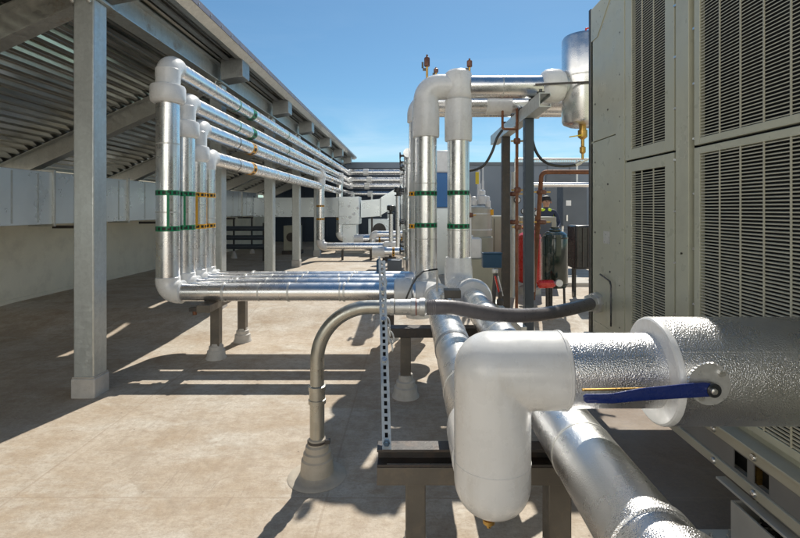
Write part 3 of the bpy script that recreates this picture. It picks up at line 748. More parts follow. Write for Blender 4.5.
# air vents on the header
def vent(px, ytop, ybot, Y, lab, k=1.0):
    p = at(px, ybot, Y); q = at(px, ytop, Y); h = q.z - p.z
    t = thing('air_vent', p, lab, 'air vent', 'automatic air vents on top of the overhead pipes')
    MB().tube([p - V((0, 0, .06)), p + V((0, 0, h * .45))], .014 * k, 10).build('nipple', M['brass'], t)
    MB().lathe([(.02 * k, 0), (.034 * k, .01), (.034 * k, h * .38), (.028 * k, h * .42), (.012 * k, h * .45), (.012 * k, h * .55)], p + V((0, 0, h * .42)), (0, 0, 1), 16).build('vent_body', M['brown'], t)
    MB().bar(p + V((-.05 * k, 0, h * .3)), p + V((.01, 0, h * .3)), .02, .03).build('valve', M['black'], t)
    return t
v1 = vent(427, 54, 76, RY, 'tallest brown air vent with a side valve on the left white elbow')
MB().box(*(lambda p: (p.x - .012, p.x + .012, p.y - .01, p.y + .01, p.z - .035, p.z + .035))(at(422.6, 65, RY))).build('key_tag', M['black'], v1)
vent(436, 67, 77, 5.98, 'short brown air vent just behind the left white elbow', .9)
vent(469.5, 58, 74, RY, 'brown air vent beside the domed white cap', .95)

# ------------------------------------------------------------------ hanging silver tank
tx, ty = 2.07, RY
t = thing('air_separator', (tx, ty, 2.68), 'silver jacketed cylindrical tank hung beside the chiller corner with brass drain below', 'tank')
MB().lathe([(.17, 0), (.235, .03), (.25, .06), (.25, 1.02), (.235, 1.05), (.1, 1.07)], (tx, ty, 2.68), (0, 0, 1), 48).build('tank_jacket', M['jacket'], t)
MB().ring((tx, ty, 3.25), (0, 0, 1), .25, .016, .003, 48).build('seam_band', M['zinc'], t)
MB().tube([(tx + .04 - .06, ty - .1, 3.74), (tx + .04 - .05, ty - .1, 3.80), (tx + .04, ty - .1, 3.81), (tx + .03, ty - .1, 3.74)], .012, 10).build('lifting_ring', M['red'], t)
MB().lathe([(.02, 0), (.02, .05), (.05, .05), (.05, .09), (.02, .1)], (tx + .10, ty - .1, 3.73), (0, 0, 1), 12).build('relief_valve', M['brass'], t)
d = MB().lathe([(.04, 0), (.04, .06), (.055, .06), (.055, .14), (.03, .16), (.02, .17), (.02, .25), (.035, .26), (.035, .32), (.015, .34), (.015, .40)], (tx - .02, ty - .02, 2.69), (0, 0, -1), 14).build('drain_valve', M['brass'], t)
MB().bar((tx - .03, ty - .06, 2.57), (tx - .19, ty - .06, 2.545), .02, .012).build('drain_handle', M['yellow'], d)
MB().bar((1.45, RY - .17, 3.13), (2.2, RY - .3, 3.13), .014, .022).build('tie_bar', M['steel_dark'], t)

# ------------------------------------------------------------------ pipe support frame near the risers
t = thing('pipe_gantry', (1.47, 6.3, 0), 'steel gantry with a sloping view of its long beam under the overhead pipes', 'pipe support')
gb = MB().extr(cchan(1.40, 2.80, .13, .155, .01, .035), 4.95, 7.9).build('beam', M['galv'], t)
m = MB()
for y in (5.1, 5.45, 5.9, 6.4, 7.0): m.box(1.42, 1.5, y - .02, y + .02, 2.956, 3.0); m.lathe([(.018, 0), (.018, .03)], (1.46, y, 3.0), (0, 0, 1), 8)
each(m, 'clamp', M['black'], gb)
gp1 = MB().box(1.40, 1.51, 5.55, 5.66, .16, 2.798).build('post', M['steel_blue'], t, .008)
gp2 = MB().box(1.41, 1.53, 6.95, 7.05, .2, 2.798).build('post', M['steel_dark'], t, .008)
MB().box(1.32, 1.60, 5.45, 5.76, 0, .158).build('footing', M['concrete'], t, .01)
# skid rails on the floor
t = thing('skid_frame', (1.2, 7.3, .0), 'low galvanised skid rails on the floor between floor pipe and gantry', 'skid')
for (xa, ya, xb, yb) in ((.92, 8.9, 1.18, 5.2), (1.14, 9.0, 1.35, 5.4)):
    MB().bar((xa, ya, .36), (xb, yb, .27), .07, .09).build('rail', M['galv'], t, .004)
for y in (5.5, 6.6, 7.7, 8.7):
    k = (y - 5.2) / 3.7; xx = 1.18 - .26 * k
    MB().box(xx - .02, xx + .24, y - .03, y + .03, gz(y), .235).build('sleeper', M['steel_dark'], t)

# rusty small pipes by the gantry
def small_pipe(name, pts, r, mat, lab, cat='pipe', valves=(), Rb=.05, group=None):
    t = thing(name, V(pts[0]), lab, cat, group)
    P = [V(p) for p in pts]; full = [P[0]]
    for i in range(1, len(P) - 1): full += arc(P[i - 1], P[i], P[i + 1], Rb, 6)
    full.append(P[-1]); MB().tube(full, r, 14).build('tube', mat, t)
    for v in valves:
        v = V(v); MB().lathe([(r * 1.9, -.035), (r * 2.3, -.02), (r * 2.3, .02), (r * 1.9, .035)], v, (0, 0, 1), 12).build('union', M['brown'], t)
        MB().bar(v + V((-r * 4, 0, 0)), v + V((r * 4, 0, 0)), .018, .02).build('valve_handle', M['brass'], t)
    return t
p = lambda x, y, Y: at(x, y, Y)
small_pipe('rusty_pipe', [p(502.5, 101, 5.9), p(502.5, 129, 5.9), p(517, 129, 5.9), p(517, 97, 5.9)], .016, M['rust'], 'rusty U shaped pipe hanging under the overhead pipes', Rb=.03)
small_pipe('rusty_pipe', [V((1.39, 5.95, .02)), p(517, 122, 5.95)], .02, M['rust'], 'tall thin rusty pipe with unions left of the blue grey gantry post', valves=[p(517, 141, 5.95), p(517.5, 190, 5.95), p(518, 227, 5.95)])
small_pipe('rusty_pipe', [V((2.05, 7.6, .2)), p(541.5, 172, 7.0), p(600, 172, 7.0)], .034, M['rust'], 'thick rusty pipe turning right above the hi-vis worker', valves=[p(541.5, 192, 7.05), p(541.5, 222, 7.2)], Rb=.08)
small_pipe('vertical_conduit', [p(532.5, 235, 7.3) - V((0, 0, .9)), p(532.5, 186, 7.3)], .03, M['zinc'], 'short pale conduit standing right of the blue grey post')
small_pipe('vertical_conduit', [V((1.62, 7.6, .2)), p(508.6, 135, 7.55)], .028, M['rust'], 'brown conduit strapped beside the taupe gantry post')
small_pipe('vertical_conduit', [V((1.75, 7.8, .2)), p(513.5, 172, 7.8)], .045, M['galv'], 'grey galvanised conduit between the two gantry posts', valves=[p(513, 194, 7.7), p(513, 222, 7.7)])
# hanging black hoses
def hose(name, pts, r, mat, lab, cat='cable', seg=10):
    P = [V(q) for q in pts]; out = []
    for i in range(len(P) - 1):
        p0 = P[max(0, i - 1)]; p1, p2 = P[i], P[i + 1]; p3 = P[min(len(P) - 1, i + 2)]
        for k in range(6):
            s = k / 6; out.append(.5 * ((2 * p1) + (p2 - p0) * s + (2 * p0 - 5 * p1 + 4 * p2 - p3) * s * s + (3 * p1 - p0 - 3 * p2 + p3) * s ** 3))
    out.append(P[-1]); return out
def cable(pts, r, lab):
    m = MB().tube(hose('', pts, r, None, ''), r, 12); o = m.build('hanging_cable', M['black'])
    tag(o, lab, 'cable'); return o
cable([p(x, y, 6.2) for x, y in ((467, 171), (477, 169), (485, 164), (492, 152), (497, 138), (502.5, 130))], .018, 'drooping black cable left of the gantry, from riser to rusty pipe')
cable([p(x, y, 5.7) for x, y in ((531, 118), (532.5, 140), (538, 155), (548, 163.5), (562, 166), (576, 165))], .018, 'drooping black cable from gantry post towards the chiller corner')
t = thing('cable_end_fitting', p(576, 165, 5.7), 'small silver cable gland and lever at the end of the drooping cable', 'fitting')
MB().tube([p(575, 165, 5.7), p(581, 162, 5.7)], .026, 12).build('gland', M['zinc'], t)
MB().bar(p(580, 163, 5.7), p(589, 159, 5.7), .02, .02).build('lever', M['zinc'], t)
# thin horizontal rail with mesh in the background
t = thing('guard_rail', (3.0, 12.4, .2), 'thin grey guard rail across the background right of the gantry', 'railing')
MB().tube([p(515, 159, 12.5), p(592, 159, 12.5)], .03, 8).build('rail', M['zinc'], t)
for x in (515.5, 577): MB().tube([p(x, 159, 12.5), V((p(x, 159, 12.5).x, 12.5, .2))], .03, 8).build('post', M['zinc'], t)
m = MB()
for k in range(60): 
    q = p(516 + k * 1.26, 159, 12.5); m.box(q.x - .008, q.x + .008, 12.49, 12.51, q.z - .09, q.z)
m.build('comb', M['galv'], t)

# ------------------------------------------------------------------ trestles (front, second, bundle)
def post_with_boot(root, x, y, zt, w_=.095, mat='steel_brown', boot=True, br=.085, bh=.19):
    z0 = gz(y); ps = MB().box(x - w_ / 2, x + w_ / 2, y - w_ / 2, y + w_ / 2, z0 + (.1 if boot else 0), zt).build('post', M[mat], root, .006)
    if boot:
        MB().lathe([(br * 1.15, -.01), (br * 1.12, .012), (br, .03), (br * .96, .09), (br * .80, .10), (br * .78, .14), (br * .62, .15), (br * .58, bh)], (x, y, z0), (0, 0, 1), 26).build('boot', M['cone'], ps)
    return ps
t = thing('pipe_trestle', (.4, 2.12, 0), 'nearest dark steel trestle with a lipped double channel beam under the foreground pipes', 'pipe support', 'pipe trestles')
ytop = .612
def strutbeam(root, x0, x1, y, ztop, hh=.082, dd=.08):
    # two lipped channels one above the other, open side to the camera
    for k in range(2):
        z1 = ztop - k * hh - .001; z0 = z1 - hh + .002; tt = .004
        yf, yb = y - dd / 2, y + dd / 2
        poly = [(yf, z0), (yb, z0), (yb, z1), (yf, z1), (yf, z1 - .012), (yf + tt, z1 - .012), (yf + tt, z1 - tt), (yb - tt, z1 - tt), (yb - tt, z0 + tt), (yf + tt, z0 + tt), (yf + tt, z0 + .012), (yf, z0 + .012)]
        if k == 1: poly = [(yf, z0), (yb, z0), (yb, z1), (yf, z1)]
        b = MB().extr(poly, x0, x1, 'x').build('beam', M['steel_brown'] if k else M['steel_dark'], root, .0015)
    return b
b = strutbeam(t, -.145, .92, 2.12, ytop)
MB().box(-.10, .55, 2.085, 2.092, ytop - .0815, ytop - .070).build('beam_lip', M['zinc'], b)
post_with_boot(t, .03, 2.15, ytop - .166, .092)
post_with_boot(t, .69, 2.15, ytop - .166, .105)
t = thing('pipe_trestle', (.3, 4.2, 0), 'second trestle, partly hidden behind the leaning slotted strut and flexible hose', 'pipe support', 'pipe trestles')
MB().extr(cchan(4.12, .545, .13, .085, .006, .02), -.18, .95, 'x').build('beam', M['steel_dark'], t, .002)
post_with_boot(t, -.03, 4.18, .543, .095, br=.11, bh=.2)
post_with_boot(t, .72, 4.18, .543, .095, br=.11, bh=.2)
t = thing('pipe_trestle', (-2.1, 5.5, 0), 'trestle on two booted posts under the left end of the four low pipes', 'pipe support', 'pipe trestles')
MB().box(-2.22, -2.08, 4.80, 6.15, .615, .694).build('beam', M['steel_brown'], t, .004)
post_with_boot(t, -2.2, 5.25, .614, .10, 'steel_brown', True, .10, .17)
post_with_boot(t, -2.14, 5.92, .614, .10, 'steel_brown', True, .10, .17)
b = MB().box(-2.36, -2.12, 4.93, 4.99, .60, .64).build('bracket', M['steel_dark'], t)
MB().tube([(-2.31, 4.96, .64), (-2.31, 4.96, .56)], .022, 10).build('bolt', M['rust'], t)
t = thing('pipe_trestle', (-.5, 5.6, 0), 'trestle behind the second one, under the right end of the four low pipes', 'pipe support', 'pipe trestles')
MB().box(-.30, -.18, 5.1, 6.15, .615, .694).build('beam', M['steel_brown'], t, .004)
post_with_boot(t, -.24, 6.0, .614, .09, 'steel_dark', True, .10, .17)

# leaning slotted strut
t = thing('slotted_strut', (-.09, 2.1, .63), 'leaning zinc strut with punched slots bolted to the nearest trestle beam', 'strut')
a, b = V((-.10, 2.075, .614)), V((-.165, 2.80, 1.385)); d = (b - a).normalized(); sx = V((1, 0, 0)); nn = sx.cross(d).normalized()
def L3(s, u, n_): return a + d * s + sx * u + nn * n_
Ls = (b - a).length; m = MB(); w_ = .0205; sl = .050; k = 0; s = .0
def pbox(s0, s1, u0, u1, n0, n1):
    vs = [L3(s_, u_, n_) for s_ in (s0, s1) for u_ in (u0, u1) for n_ in (n0, n1)]
    m.add(vs, [(0, 1, 3, 2), (4, 6, 7, 5), (0, 4, 5, 1), (2, 3, 7, 6), (0, 2, 6, 4), (1, 5, 7, 3)])
pbox(0, Ls, -w_, -.0075, 0, .003); pbox(0, Ls, .0075, w_, 0, .003)
pbox(0, Ls, -w_, -w_ + .003, -.022, 0); pbox(0, Ls, w_ - .003, w_, -.022, 0)
while s < Ls: pbox(s, s + .014, -.0075, .0075, 0, .003); s += .036
m.build('channel', M['galv'], t)
m = MB(); pbox(0, Ls * .62, -w_ + .003, w_ - .003, -.022, -.019); m.build('channel_shade_strip', M['void'], t)  # black strip puts the channel's inner shade behind the lower slots
MB().lathe([(.016, -.01), (.016, .012), (.009, .013), (.009, .03)], a + d * .03, (0, -1, .2), 6).build('bolt', M['blue_box'], t)
m = MB()
for q in (.40, .62, .8): m.lathe([(.014, 0), (.014, .012)], L3(Ls * q, 0, .003), nn, 8)
each(m, 'bolt', M['bolt'], t)
ct = thing('hanging_chain', L3(Ls * .55, 0, .02), 'loose zinc chain strap hanging beside the slotted strut', 'chain')
m = MB(); q0 = at(380, 262, 2.83); q1 = at(390, 345, 2.62)
for k in range(13):
    c = q0.lerp(q1, k / 12) + V((.012 * math.sin(k * .7), 0, 0)); dd_ = (q1 - q0).normalized()
    u = V((1, 0, 0)) if k % 2 else V((0, 1, 0))
    ring_ = [c + dd_ * (.034 * math.cos(2 * math.pi * j / 14)) + u * (.014 * math.sin(2 * math.pi * j / 14)) for j in range(15)]
    m.tube(ring_, .0045, 6, False)
m.build('chain_links', M['zinc'], ct)

# ------------------------------------------------------------------ conduit + flexible hose
CXx, CYy, CZ = -.585, 2.93, 1.075
t = thing('bent_conduit', (CXx, CYy, 0), 'galvanised conduit rising from a round roof boot and bending right over the strut', 'conduit')
A = [V((CXx, CYy, .1)), V((CXx, CYy, .50))]
MB().tube(A, .046, 28).build('riser_tube', M['conduit'], t)
B = [V((CXx, CYy, .50))] + arc((CXx, CYy, .5), (CXx, CYy, CZ), (-.1, CYy, CZ), .34, 18) + [V((-.10, CYy, CZ))]
MB().tube(B, .044, 28).build('bend', M['conduit'], t)
m = MB().lathe([(.046, -.06), (.055, -.055), (.055, -.03), (.05, -.028), (.05, .028), (.055, .03), (.055, .055), (.046, .06)], (CXx, CYy, .52), (0, 0, 1), 26); m.build('coupling', M['conduit'], t)
# boot
bt = MB().lathe([(.185, 0.002), (.178, .007), (.15, .011), (.115, .02), (.105, .03), (.098, .115), (.088, .125), (.086, .16), (.075, .168), (.072, .20), (.06, .208), (.056, .24), (.046, .246)], (CXx, CYy, 0), (0, 0, 1), 36).build('roof_boot', M['skirt'], t)
MB().ring((CXx, CYy, .225), (0, 0, 1), .058, .014, .004, 26).build('hose_clamp', M['steel_dark'], bt)
MB().box(CXx + .055, CXx + .085, CYy - .03, CYy, .215, .24).build('clamp_screw', M['steel_dark'], bt)
m = MB().lathe([(.044, 0), (.053, .004), (.053, .028), (.048, .03), (.048, .05), (.053, .052), (.053, .075), (.044, .08)], (-.17, CYy, CZ), (1, 0, 0), 26); m.build('coupling', M['zinc'], t)
m = MB().lathe([(.044, 0), (.05, .003), (.05, .10), (.056, .104), (.056, .13), (.05, .134), (.05, .155), (.058, .158), (.058, .19), (.05, .2)], (-.09, CYy, CZ), (1, 0, 0), 26); m.build('connector', M['zinc'], t)
MB().ring((.045, CYy, CZ), (1, 0, 0), .052, .006, .002, 26).build('red_washer', M['tape'], t)
fh = thing('flexible_hose', (.8, 3.3, .9), 'thick dark grey flexible conduit sagging from the bent conduit to the chiller panel', 'hose')
he = V((1.585, 3.86, .915))
P = hose('', [V((.10, CYy, CZ)), V((.28, 2.97, CZ - .012)), V((.62, 3.10, .985)), V((.95, 3.3, .945)), V((1.25, 3.55, .93)), he - V((.07, .04, .0))], 0, None, '')
nP = []
for i in range(len(P) - 1):
    for k in range(4): nP.append(P[i].lerp(P[i + 1], k / 4))
rr = [.047 + (.0022 if i % 2 else 0) for i in range(len(nP))]
MB().tube(nP, rr, 26).build('corrugated_sleeve', M['hose'], fh)
dd_ = V((1, .35, 0)).normalized()
MB().lathe([(.05, 0), (.072, .006), (.072, .04), (.062, .043), (.062, .06), (.088, .063), (.088, .10), (.08, .104)], he - dd_ * .10, dd_, 8).build('gland_nut', M['zinc'], fh)

# ------------------------------------------------------------------ chiller on the right
UX = 1.60
ch = thing('chiller_unit', (2.9, 1.5, 0), 'huge beige grey air cooled chiller with tall louvred side panels on the right', 'chiller')
UZ0, UZ1 = .62, 3.42
MB().box(UX + .16, 4.4, -3.5, 3.98, UZ0, 3.42).build('interior_dark_box', M['void'], ch)  # black box colours in the dark seen between the louvres
MB().box(UX + .0, 4.4, 4.001, 4.06, UZ0, 3.45).build('end_panel', M['unit'], ch, .004)
MB().box(UX - .004, UX + .012, 4.05, 4.085, UZ0 - .02, 3.46).build('corner_trim', M['steel_dark'], ch)
def yp(px): return UX * F / (px - CX)
# flat corner panel
MB().box(UX, UX + .03, yp(616) + .004, 4.04, UZ0, 2.275).build('flat_panel', M['unit'], ch, .003)
MB().box(UX, UX + .03, yp(616) + .004, 4.04, 2.282, 3.45).build('flat_panel', M['unit'], ch, .003)
m = MB()
vs = [V((UX - .006, y, z)) for y, z in ((4.03, 3.16), (4.03, 3.44), (3.62, 3.44), (3.62, 3.40), (3.9, 3.16))]
vs2 = [v + V((.0055, 0, 0)) for v in vs]; m.add(vs + vs2, [(0, 1, 2, 3, 4), (9, 8, 7, 6, 5)] + [(i, (i + 1) % 5, 5 + (i + 1) % 5, 5 + i) for i in range(5)])
cp = m.build('corner_plate', M['unit'], ch)
def screws(pts, parent, r_=.008):
    m = MB()
    for y, z in pts: m.lathe([(r_, 0), (r_, .003), (r_ * .6, .006)], (UX, y, z), (-1, 0, 0), 8)
    return each(m, 'screw', M['steel_dark'], parent)
st = MB().box(UX - .004, UX + .02, yp(625) + .006, yp(616), UZ0, 3.6).build('side_strip', M['unit'], ch, .003)
screws([(yp(620), .8 + .32 * k) for k in range(8)], st)
fp2 = MB().box(UX - .003, UX - .0005, 3.60, 3.98, .68, .74).build('seam_cover', M['unit'], ch)
screws([(3.95, .9), (3.95, 1.5), (3.95, 2.1), (3.7, 1.9), (3.66, 1.2), (3.95, 2.6), (3.7, 2.5), (3.75, 3.38), (3.85, 3.36), (3.88, 3.26), (3.98, 3.24)], fp2)
MB().tube([(UX - .02, 3.80, 1.16), (UX - .02, 3.62, 1.13), (UX - .02, 3.60, 1.10), (UX - .02, 3.60, .78)], .007, 8).build('pull_wire', M['black'], ch)
# framed louvre panels
PT = .0172
def louvre(ya, yb, za, zb, divs, fr=.055):
    m = MB(); x0, x1 = UX, UX + .03
    m.box(x0, x1, ya, ya + fr, za, zb); m.box(x0, x1, yb - fr, yb, za, zb)
    m.box(x0, x1, ya + fr, yb - fr, za, za + fr * .75); m.box(x0, x1, ya + fr, yb - fr, zb - fr * .75, zb)
    f = m.build('panel_frame', M['unit'], ch, .002)
    m = MB(); z = za + fr * .75 + .008
    while z < zb - fr * .75 - .006:
        y0, y1 = ya + fr + .001, yb - fr - .001
        vs = [(x0 + .004, y0, z - .0034), (x0 + .004, y0, z + .0014), (x0 + .010, y0, z + .0042), (x0 + .010, y0, z + .0030)]
        vs += [(a_, y1, c_) for a_, _, c_ in vs]
        m.add(vs, [(0, 1, 2, 3), (7, 6, 5, 4), (0, 4, 5, 1), (1, 5, 6, 2), (2, 6, 7, 3), (3, 7, 4, 0)])
        z += PT
    m.build('louvre', M['slat'], f)
    m = MB()
    for y in divs: m.box(x0 + .001, x0 + .0055, y - .004, y + .004, za + fr * .75, zb - fr * .75)
    m.build('mullion', M['slat'], f)
    return f
y1a, y1b = yp(674), yp(625)
d1 = [yp(641.5), yp(653)]
louvre(y1a, y1b, .66, 2.042, d1, .10); louvre(y1a, y1b, 2.056, 3.60, d1, .10)
y2b = yp(694); d2 = [2.374, 2.225, 2.078, 1.93, 1.782, 1.634, 1.486]
y2a = 1.28
louvre(y2a, y2b, .66, 2.042, d2, .05); louvre(y2a, y2b, 2.056, 3.60, d2, .05)
# next bays toward and behind the camera
yy = 1.20
for k in range(2):
    dv_ = [yy - .15 * j for j in range(1, 8)]
    MB().box(UX - .006, UX + .03, yy + .012, yy + .068, UZ0, 3.62).build('mullion_post', M['unit'], ch, .003)
    louvre(yy - 1.3, yy, .66, 2.042, dv_, .05); louvre(yy - 1.3, yy, 2.056, 3.60, dv_, .05)
    yy -= 1.38
pst = MB().box(UX - .006, UX + .03, yp(689.5), yp(676.5), UZ0, 3.62).build('mullion_post', M['unit'], ch, .003)
m = MB()
for z in [.75 + .31 * k for k in range(9)]:
    m.box(UX - .002, UX + .02, yp(676), yp(673.6), z, z + .012); m.box(UX - .002, UX + .02, yp(694.6), yp(692.8), z + .1, z + .112)
each(m, 'hinge_clip', M['bolt'], pst)
screws([(yp(682), 1.86 - .42), (yp(683), 1.44)], pst, .011)
MB().box(UX - .01, 4.4, -3.5, 3.40, 3.63, 3.68).build('top_cap', M['unit'], ch, .005) 
MB().box(UX + .032, 4.4, -3.5, 4.0, .615, .64).build('floor_pan', M['unit'], ch)
# base rail
rx = UX - .035
rl = MB()
rl.box(rx, UX + .05, -3.5, 4.06, .545, .604); rl.box(rx, UX + .05, -3.5, 4.06, .385, .435)
rail = each(rl, 'base_rail', M['rail'], ch, .004)
tp = MB().box(UX - .06, UX + .12, -3.5, 4.06, .606, .618).build('rail_flange', M['rail'], ch, .002)
# web with slots: built from pieces around the openings
web = MB(); slots = []
ys_ = [2.19, 2.06, 1.0, .87, -.2]
edges = sorted([(y - .045, y + .045) for y in ys_ + [3.3, 3.43]])
cur = -3.5; zl, zh = .4352, .5448
for a_, b_ in edges:
    web.box(rx + .012, rx + .018, cur, a_, zl, zh); cur = b_
    web.box(rx + .012, rx + .018, a_, b_, zl, zl + .012); web.box(rx + .012, rx + .018, a_, b_, zh - .012, zh)
web.box(rx + .012, rx + .018, cur, 4.06, zl, zh)
web.build('rail_web', M['rail_dark'], rail)
MB().box(rx + .03, UX + .04, 2.108, 2.142, .43, .54).build('lift_lug', M['brass'], rail)
MB().box(UX + .02, UX + .04, -3.4, 4.0, .426, .544).build('slot_dark_strip', M['void'], rail)  # black strip gives the web slots their shade as colour
m = MB()
for y in (2.36, 2.085, 1.8, 3.1, 3.6, .6):
    for z in (.41, .574): m.lathe([(.017, 0), (.017, .006), (.013, .013), (.005, .017)], (rx, y, z), (-1, 0, 0), 14)
each(m, 'rail_bolt', M['bolt'], rail)
# equipment glimpsed above the rail under the casing
# spring isolator
iso = thing('spring_isolator', (1.56, 2.0, 0), 'grey steel spring isolator housing under the chiller base rail, bottom right', 'isolator')
MB().bar((1.585, 2.34, .335), (1.585, 1.2, .335), .05, .012).build('top_plate', M['iso'], iso, .002)
MB().bar((1.635, 2.12, .344), (1.635, 1.4, .344), .05, .014).build('top_plate', M['rail_dark'], iso, .002)
MB().box(1.58, 1.592, 1.35, 2.26, .0, .27).build('housing_side', M['iso'], iso, .002)
MB().box(1.76, 1.772, 1.35, 2.26, .0, .27).build('housing_side', M['iso'], iso, .002)
MB().box(1.594, 1.758, 2.248, 2.26, .0, .27).build('housing_end', M['iso'], iso, .002)
MB().lathe([(.02, 0), (.02, .01)], (1.5795, 2.08, .16), (-1, 0, 0), 16).build('side_hole_disc', M['void'], iso)  # black disc painted on for the dark of a hole
MB().box(1.50, 1.82, 1.3, 2.42, .001, .014).build('base_plate', M['iso'], iso)
for y in (2.12, 1.8):
    m = MB(); m.tube([V((1.675 + .04 * math.cos(k * .55), y + .04 * math.sin(k * .55), .03 + .0026 * k)) for k in range(110)], .008, 6); m.build('spring', M['void'], iso)
    MB().tube([(1.675, y, .02), (1.675, y, .325)], .014, 10).lathe([(.028, 0), (.028, .025)], (1.675, y, .29), (0, 0, 1), 6).build('adjusting_bolt', M['bolt'], iso)
for k, (x, y) in enumerate(((1.49, 2.33), (1.60, 2.35))):
    MB().tube([(x + .04, y, .012), (x + .04, y, .06)], .008, 8).lathe([(.017, 0), (.017, .016)], (x + .04, y, .016), (0, 0, 1), 6).build('anchor_bolt', M['bolt'], iso)

# ------------------------------------------------------------------ equipment in the middle distance, right
# black expansion tank on legs
def vessel(name, px, ytop, ybot, Y, r, mat, lab, legs=True, group=None):
    pb = at(px, ybot, Y); pt = at(px, ytop, Y); x = pb.x; z0 = gz(Y)
    t = thing(name, (x, Y, z0), lab, 'tank', group); h = pt.z - pb.z
    MB().lathe([(r * .4, 0), (r * .85, .015), (r, .06), (r, h - .10), (r * .93, h - .05), (r * .7, h - .015), (r * .5, h)], (x, Y, pb.z), (0, 0, 1), 40).build('shell', mat, t)
    MB().lathe([(r * .5, 0), (r * .5, .025), (r * .35, .04), (r * .35, .06)], (x, Y, pt.z), (0, 0, 1), 24).build('lid', mat, t)
    each(MB().ring((x, Y, pb.z + .06), (0, 0, 1), r, .02, .006, 40).ring((x, Y, pt.z - .1), (0, 0, 1), r, .02, .006, 40), 'rim', mat, t)
    if legs:
        for k in range(3):
            a_ = R(90 + 120 * k + 20); MB().tube([(x + r * .7 * math.cos(a_), Y + r * .7 * math.sin(a_), pb.z + .04), (x + r * .75 * math.cos(a_), Y + r * .75 * math.sin(a_), z0)], .018, 10).build('leg', M['black'], t)
    return t, x, pb, pt
t, x, pb_, pt_ = vessel('expansion_tank', 555, 231, 288, 6.9, .185, M['black_green'], 'glossy black expansion tank on three legs right of the red tank')
tt, x, pb_, pt_ = vessel('red_tank', 529.5, 232, 283, 8.2, .205, M['red'], 'red painted tank behind the blue grey gantry post')
MB().lathe([(.2, 0), (.2, .1), (.17, .12)], (x, 8.2, .2), (0, 0, 1), 30).build('base_ring', M['concrete'], tt)
for k, (px, py) in enumerate(((524, 229), (535, 229), (537, 240))):
    q = at(px, py, 8.1); MB().lathe([(.03, 0), (.05, .02), (.05, .05), (.02, .07)], q, (0, 0, 1), 12).build('gauge', M['red'], tt)
t = thing('black_panel_box', (2.95, 7.9, .5), 'tall black box with ribs beside the chiller edge', 'equipment box')
a_ = at(571, 225, 7.9); b_ = at(600, 268, 7.9)
MB().box(a_.x, b_.x, 7.7, 8.1, b_.z, a_.z).build('case', M['black'], t, .03)
m = MB()
for k in range(5): m.box(a_.x + .03 + k * .09, a_.x + .05 + k * .09, 7.685, 7.699, b_.z + .04, a_.z - .04)
each(m, 'rib', M['steel_dark'], t)
for xx in (a_.x + .05, b_.x - .05): MB().box(xx - .02, xx + .02, 7.85, 7.95, .2, b_.z).build('leg', M['black'], t)
t = thing('electrical_cabinet', (4.3, 12.5, .2), 'slate blue electrical cabinet with white notice, behind the black box', 'cabinet')
a_ = at(563, 186, 12); b_ = at(587, 226, 12)
MB().box(a_.x, b_.x, 12, 12.5, b_.z, a_.z).build('case', M['cabinet'], t, .01)
MB().box(a_.x - .04, b_.x + .04, 11.95, 12.55, a_.z + .002, a_.z + .05).build('top', M['bluewall'], t)
q = at(568, 203, 11.99); MB().box(q.x - .05, q.x + .08, 11.985, 11.998, q.z - .07, q.z + .07).build('notice', M['white'], t)
q = at(567, 218, 11.97); MB().box(q.x - .02, q.x + .02, 11.96, 11.997, q.z - .08, q.z + .08).build('handle', M['zinc'], t)
for xx in (a_.x + .06, b_.x - .06):
    MB().bar((xx, 12.2, b_.z), (xx - .1, 12.2, .2), .05, .05, (0, 1, 0)).build('leg', M['zinc'], t)
t = thing('control_cabinet', (2.6, 9.4, .2), 'putty coloured control cabinet in front of the worker', 'cabinet')
a_ = at(491, 216, 9.0); b_ = at(520, 272, 9.0)
MB().box(a_.x, b_.x, 9.0, 9.5, .2, a_.z).build('case', M['tan'], t, .01)
MB().box(b_.x + .01, b_.x + .72, 9.02, 9.5, .2, a_.z - .02).build('case', M['tan'], t, .01)
MB().box(b_.x + .2, b_.x + .62, 9.0, 9.018, a_.z - .5, a_.z - .12).build('meter_window', M['cabinet'], t, .004)
m = MB()
for k in range(3): m.box(a_.x + .06 + k * .17, a_.x + .065 + k * .17, 8.99, 8.999, .4, a_.z - .05)
each(m, 'door_joint', M['steel_dark'], t)
# chemical tank, white pumps, carboy, box
t = thing('chemical_tank', (1.35, 8.4, .2), 'pale translucent chemical tank with white dosing gear on its lid', 'tank')
c_ = at(478.5, 262, 8.4); r_ = .24; zt_ = at(478, 207, 8.4).z; zb_ = at(478, 236, 8.4).z
MB().lathe([(r_ * .95, 0), (r_, .02), (r_, zt_ - zb_ - .03), (r_ * .9, zt_ - zb_), (.08, zt_ - zb_ + .02)], (c_.x, 8.4, zb_), (0, 0, 1), 36).build('shell', M['cleartank'], t)
each(MB().ring((c_.x, 8.4, zb_ + .12), (0, 0, 1), r_, .02, .006, 36).ring((c_.x, 8.4, zt_ - .12), (0, 0, 1), r_, .02, .006, 36), 'moulded_rib', M['white'], t)
MB().lathe([(r_ + .02, 0), (r_ + .02, zb_ - .22), (r_, zb_ - .2 - .002)], (c_.x, 8.4, .2), (0, 0, 1), 36).build('plinth', M['tan'], t)
for (px, py, s_, hh) in ((474, 205, .06, .16), (482, 204, .09, .26), (488, 207, .05, .2), (479, 203, .035, .62), (483, 203, .02, .7)):
    q = at(px, py, 8.3); MB().lathe([(s_, 0), (s_, hh * .55), (s_ * .7, hh * .6), (s_ * .7, hh * .9), (s_ * .3, hh)], q, (0, 0, 1), 16).build('dosing_pump', M['white'], t)
q = at(492, 214, 8.2); MB().lathe([(.03, 0), (.03, .10)], q - V((0, 0, .02)), (0, 0, 1), 14).build('reagent_jar', M['orange'], t)
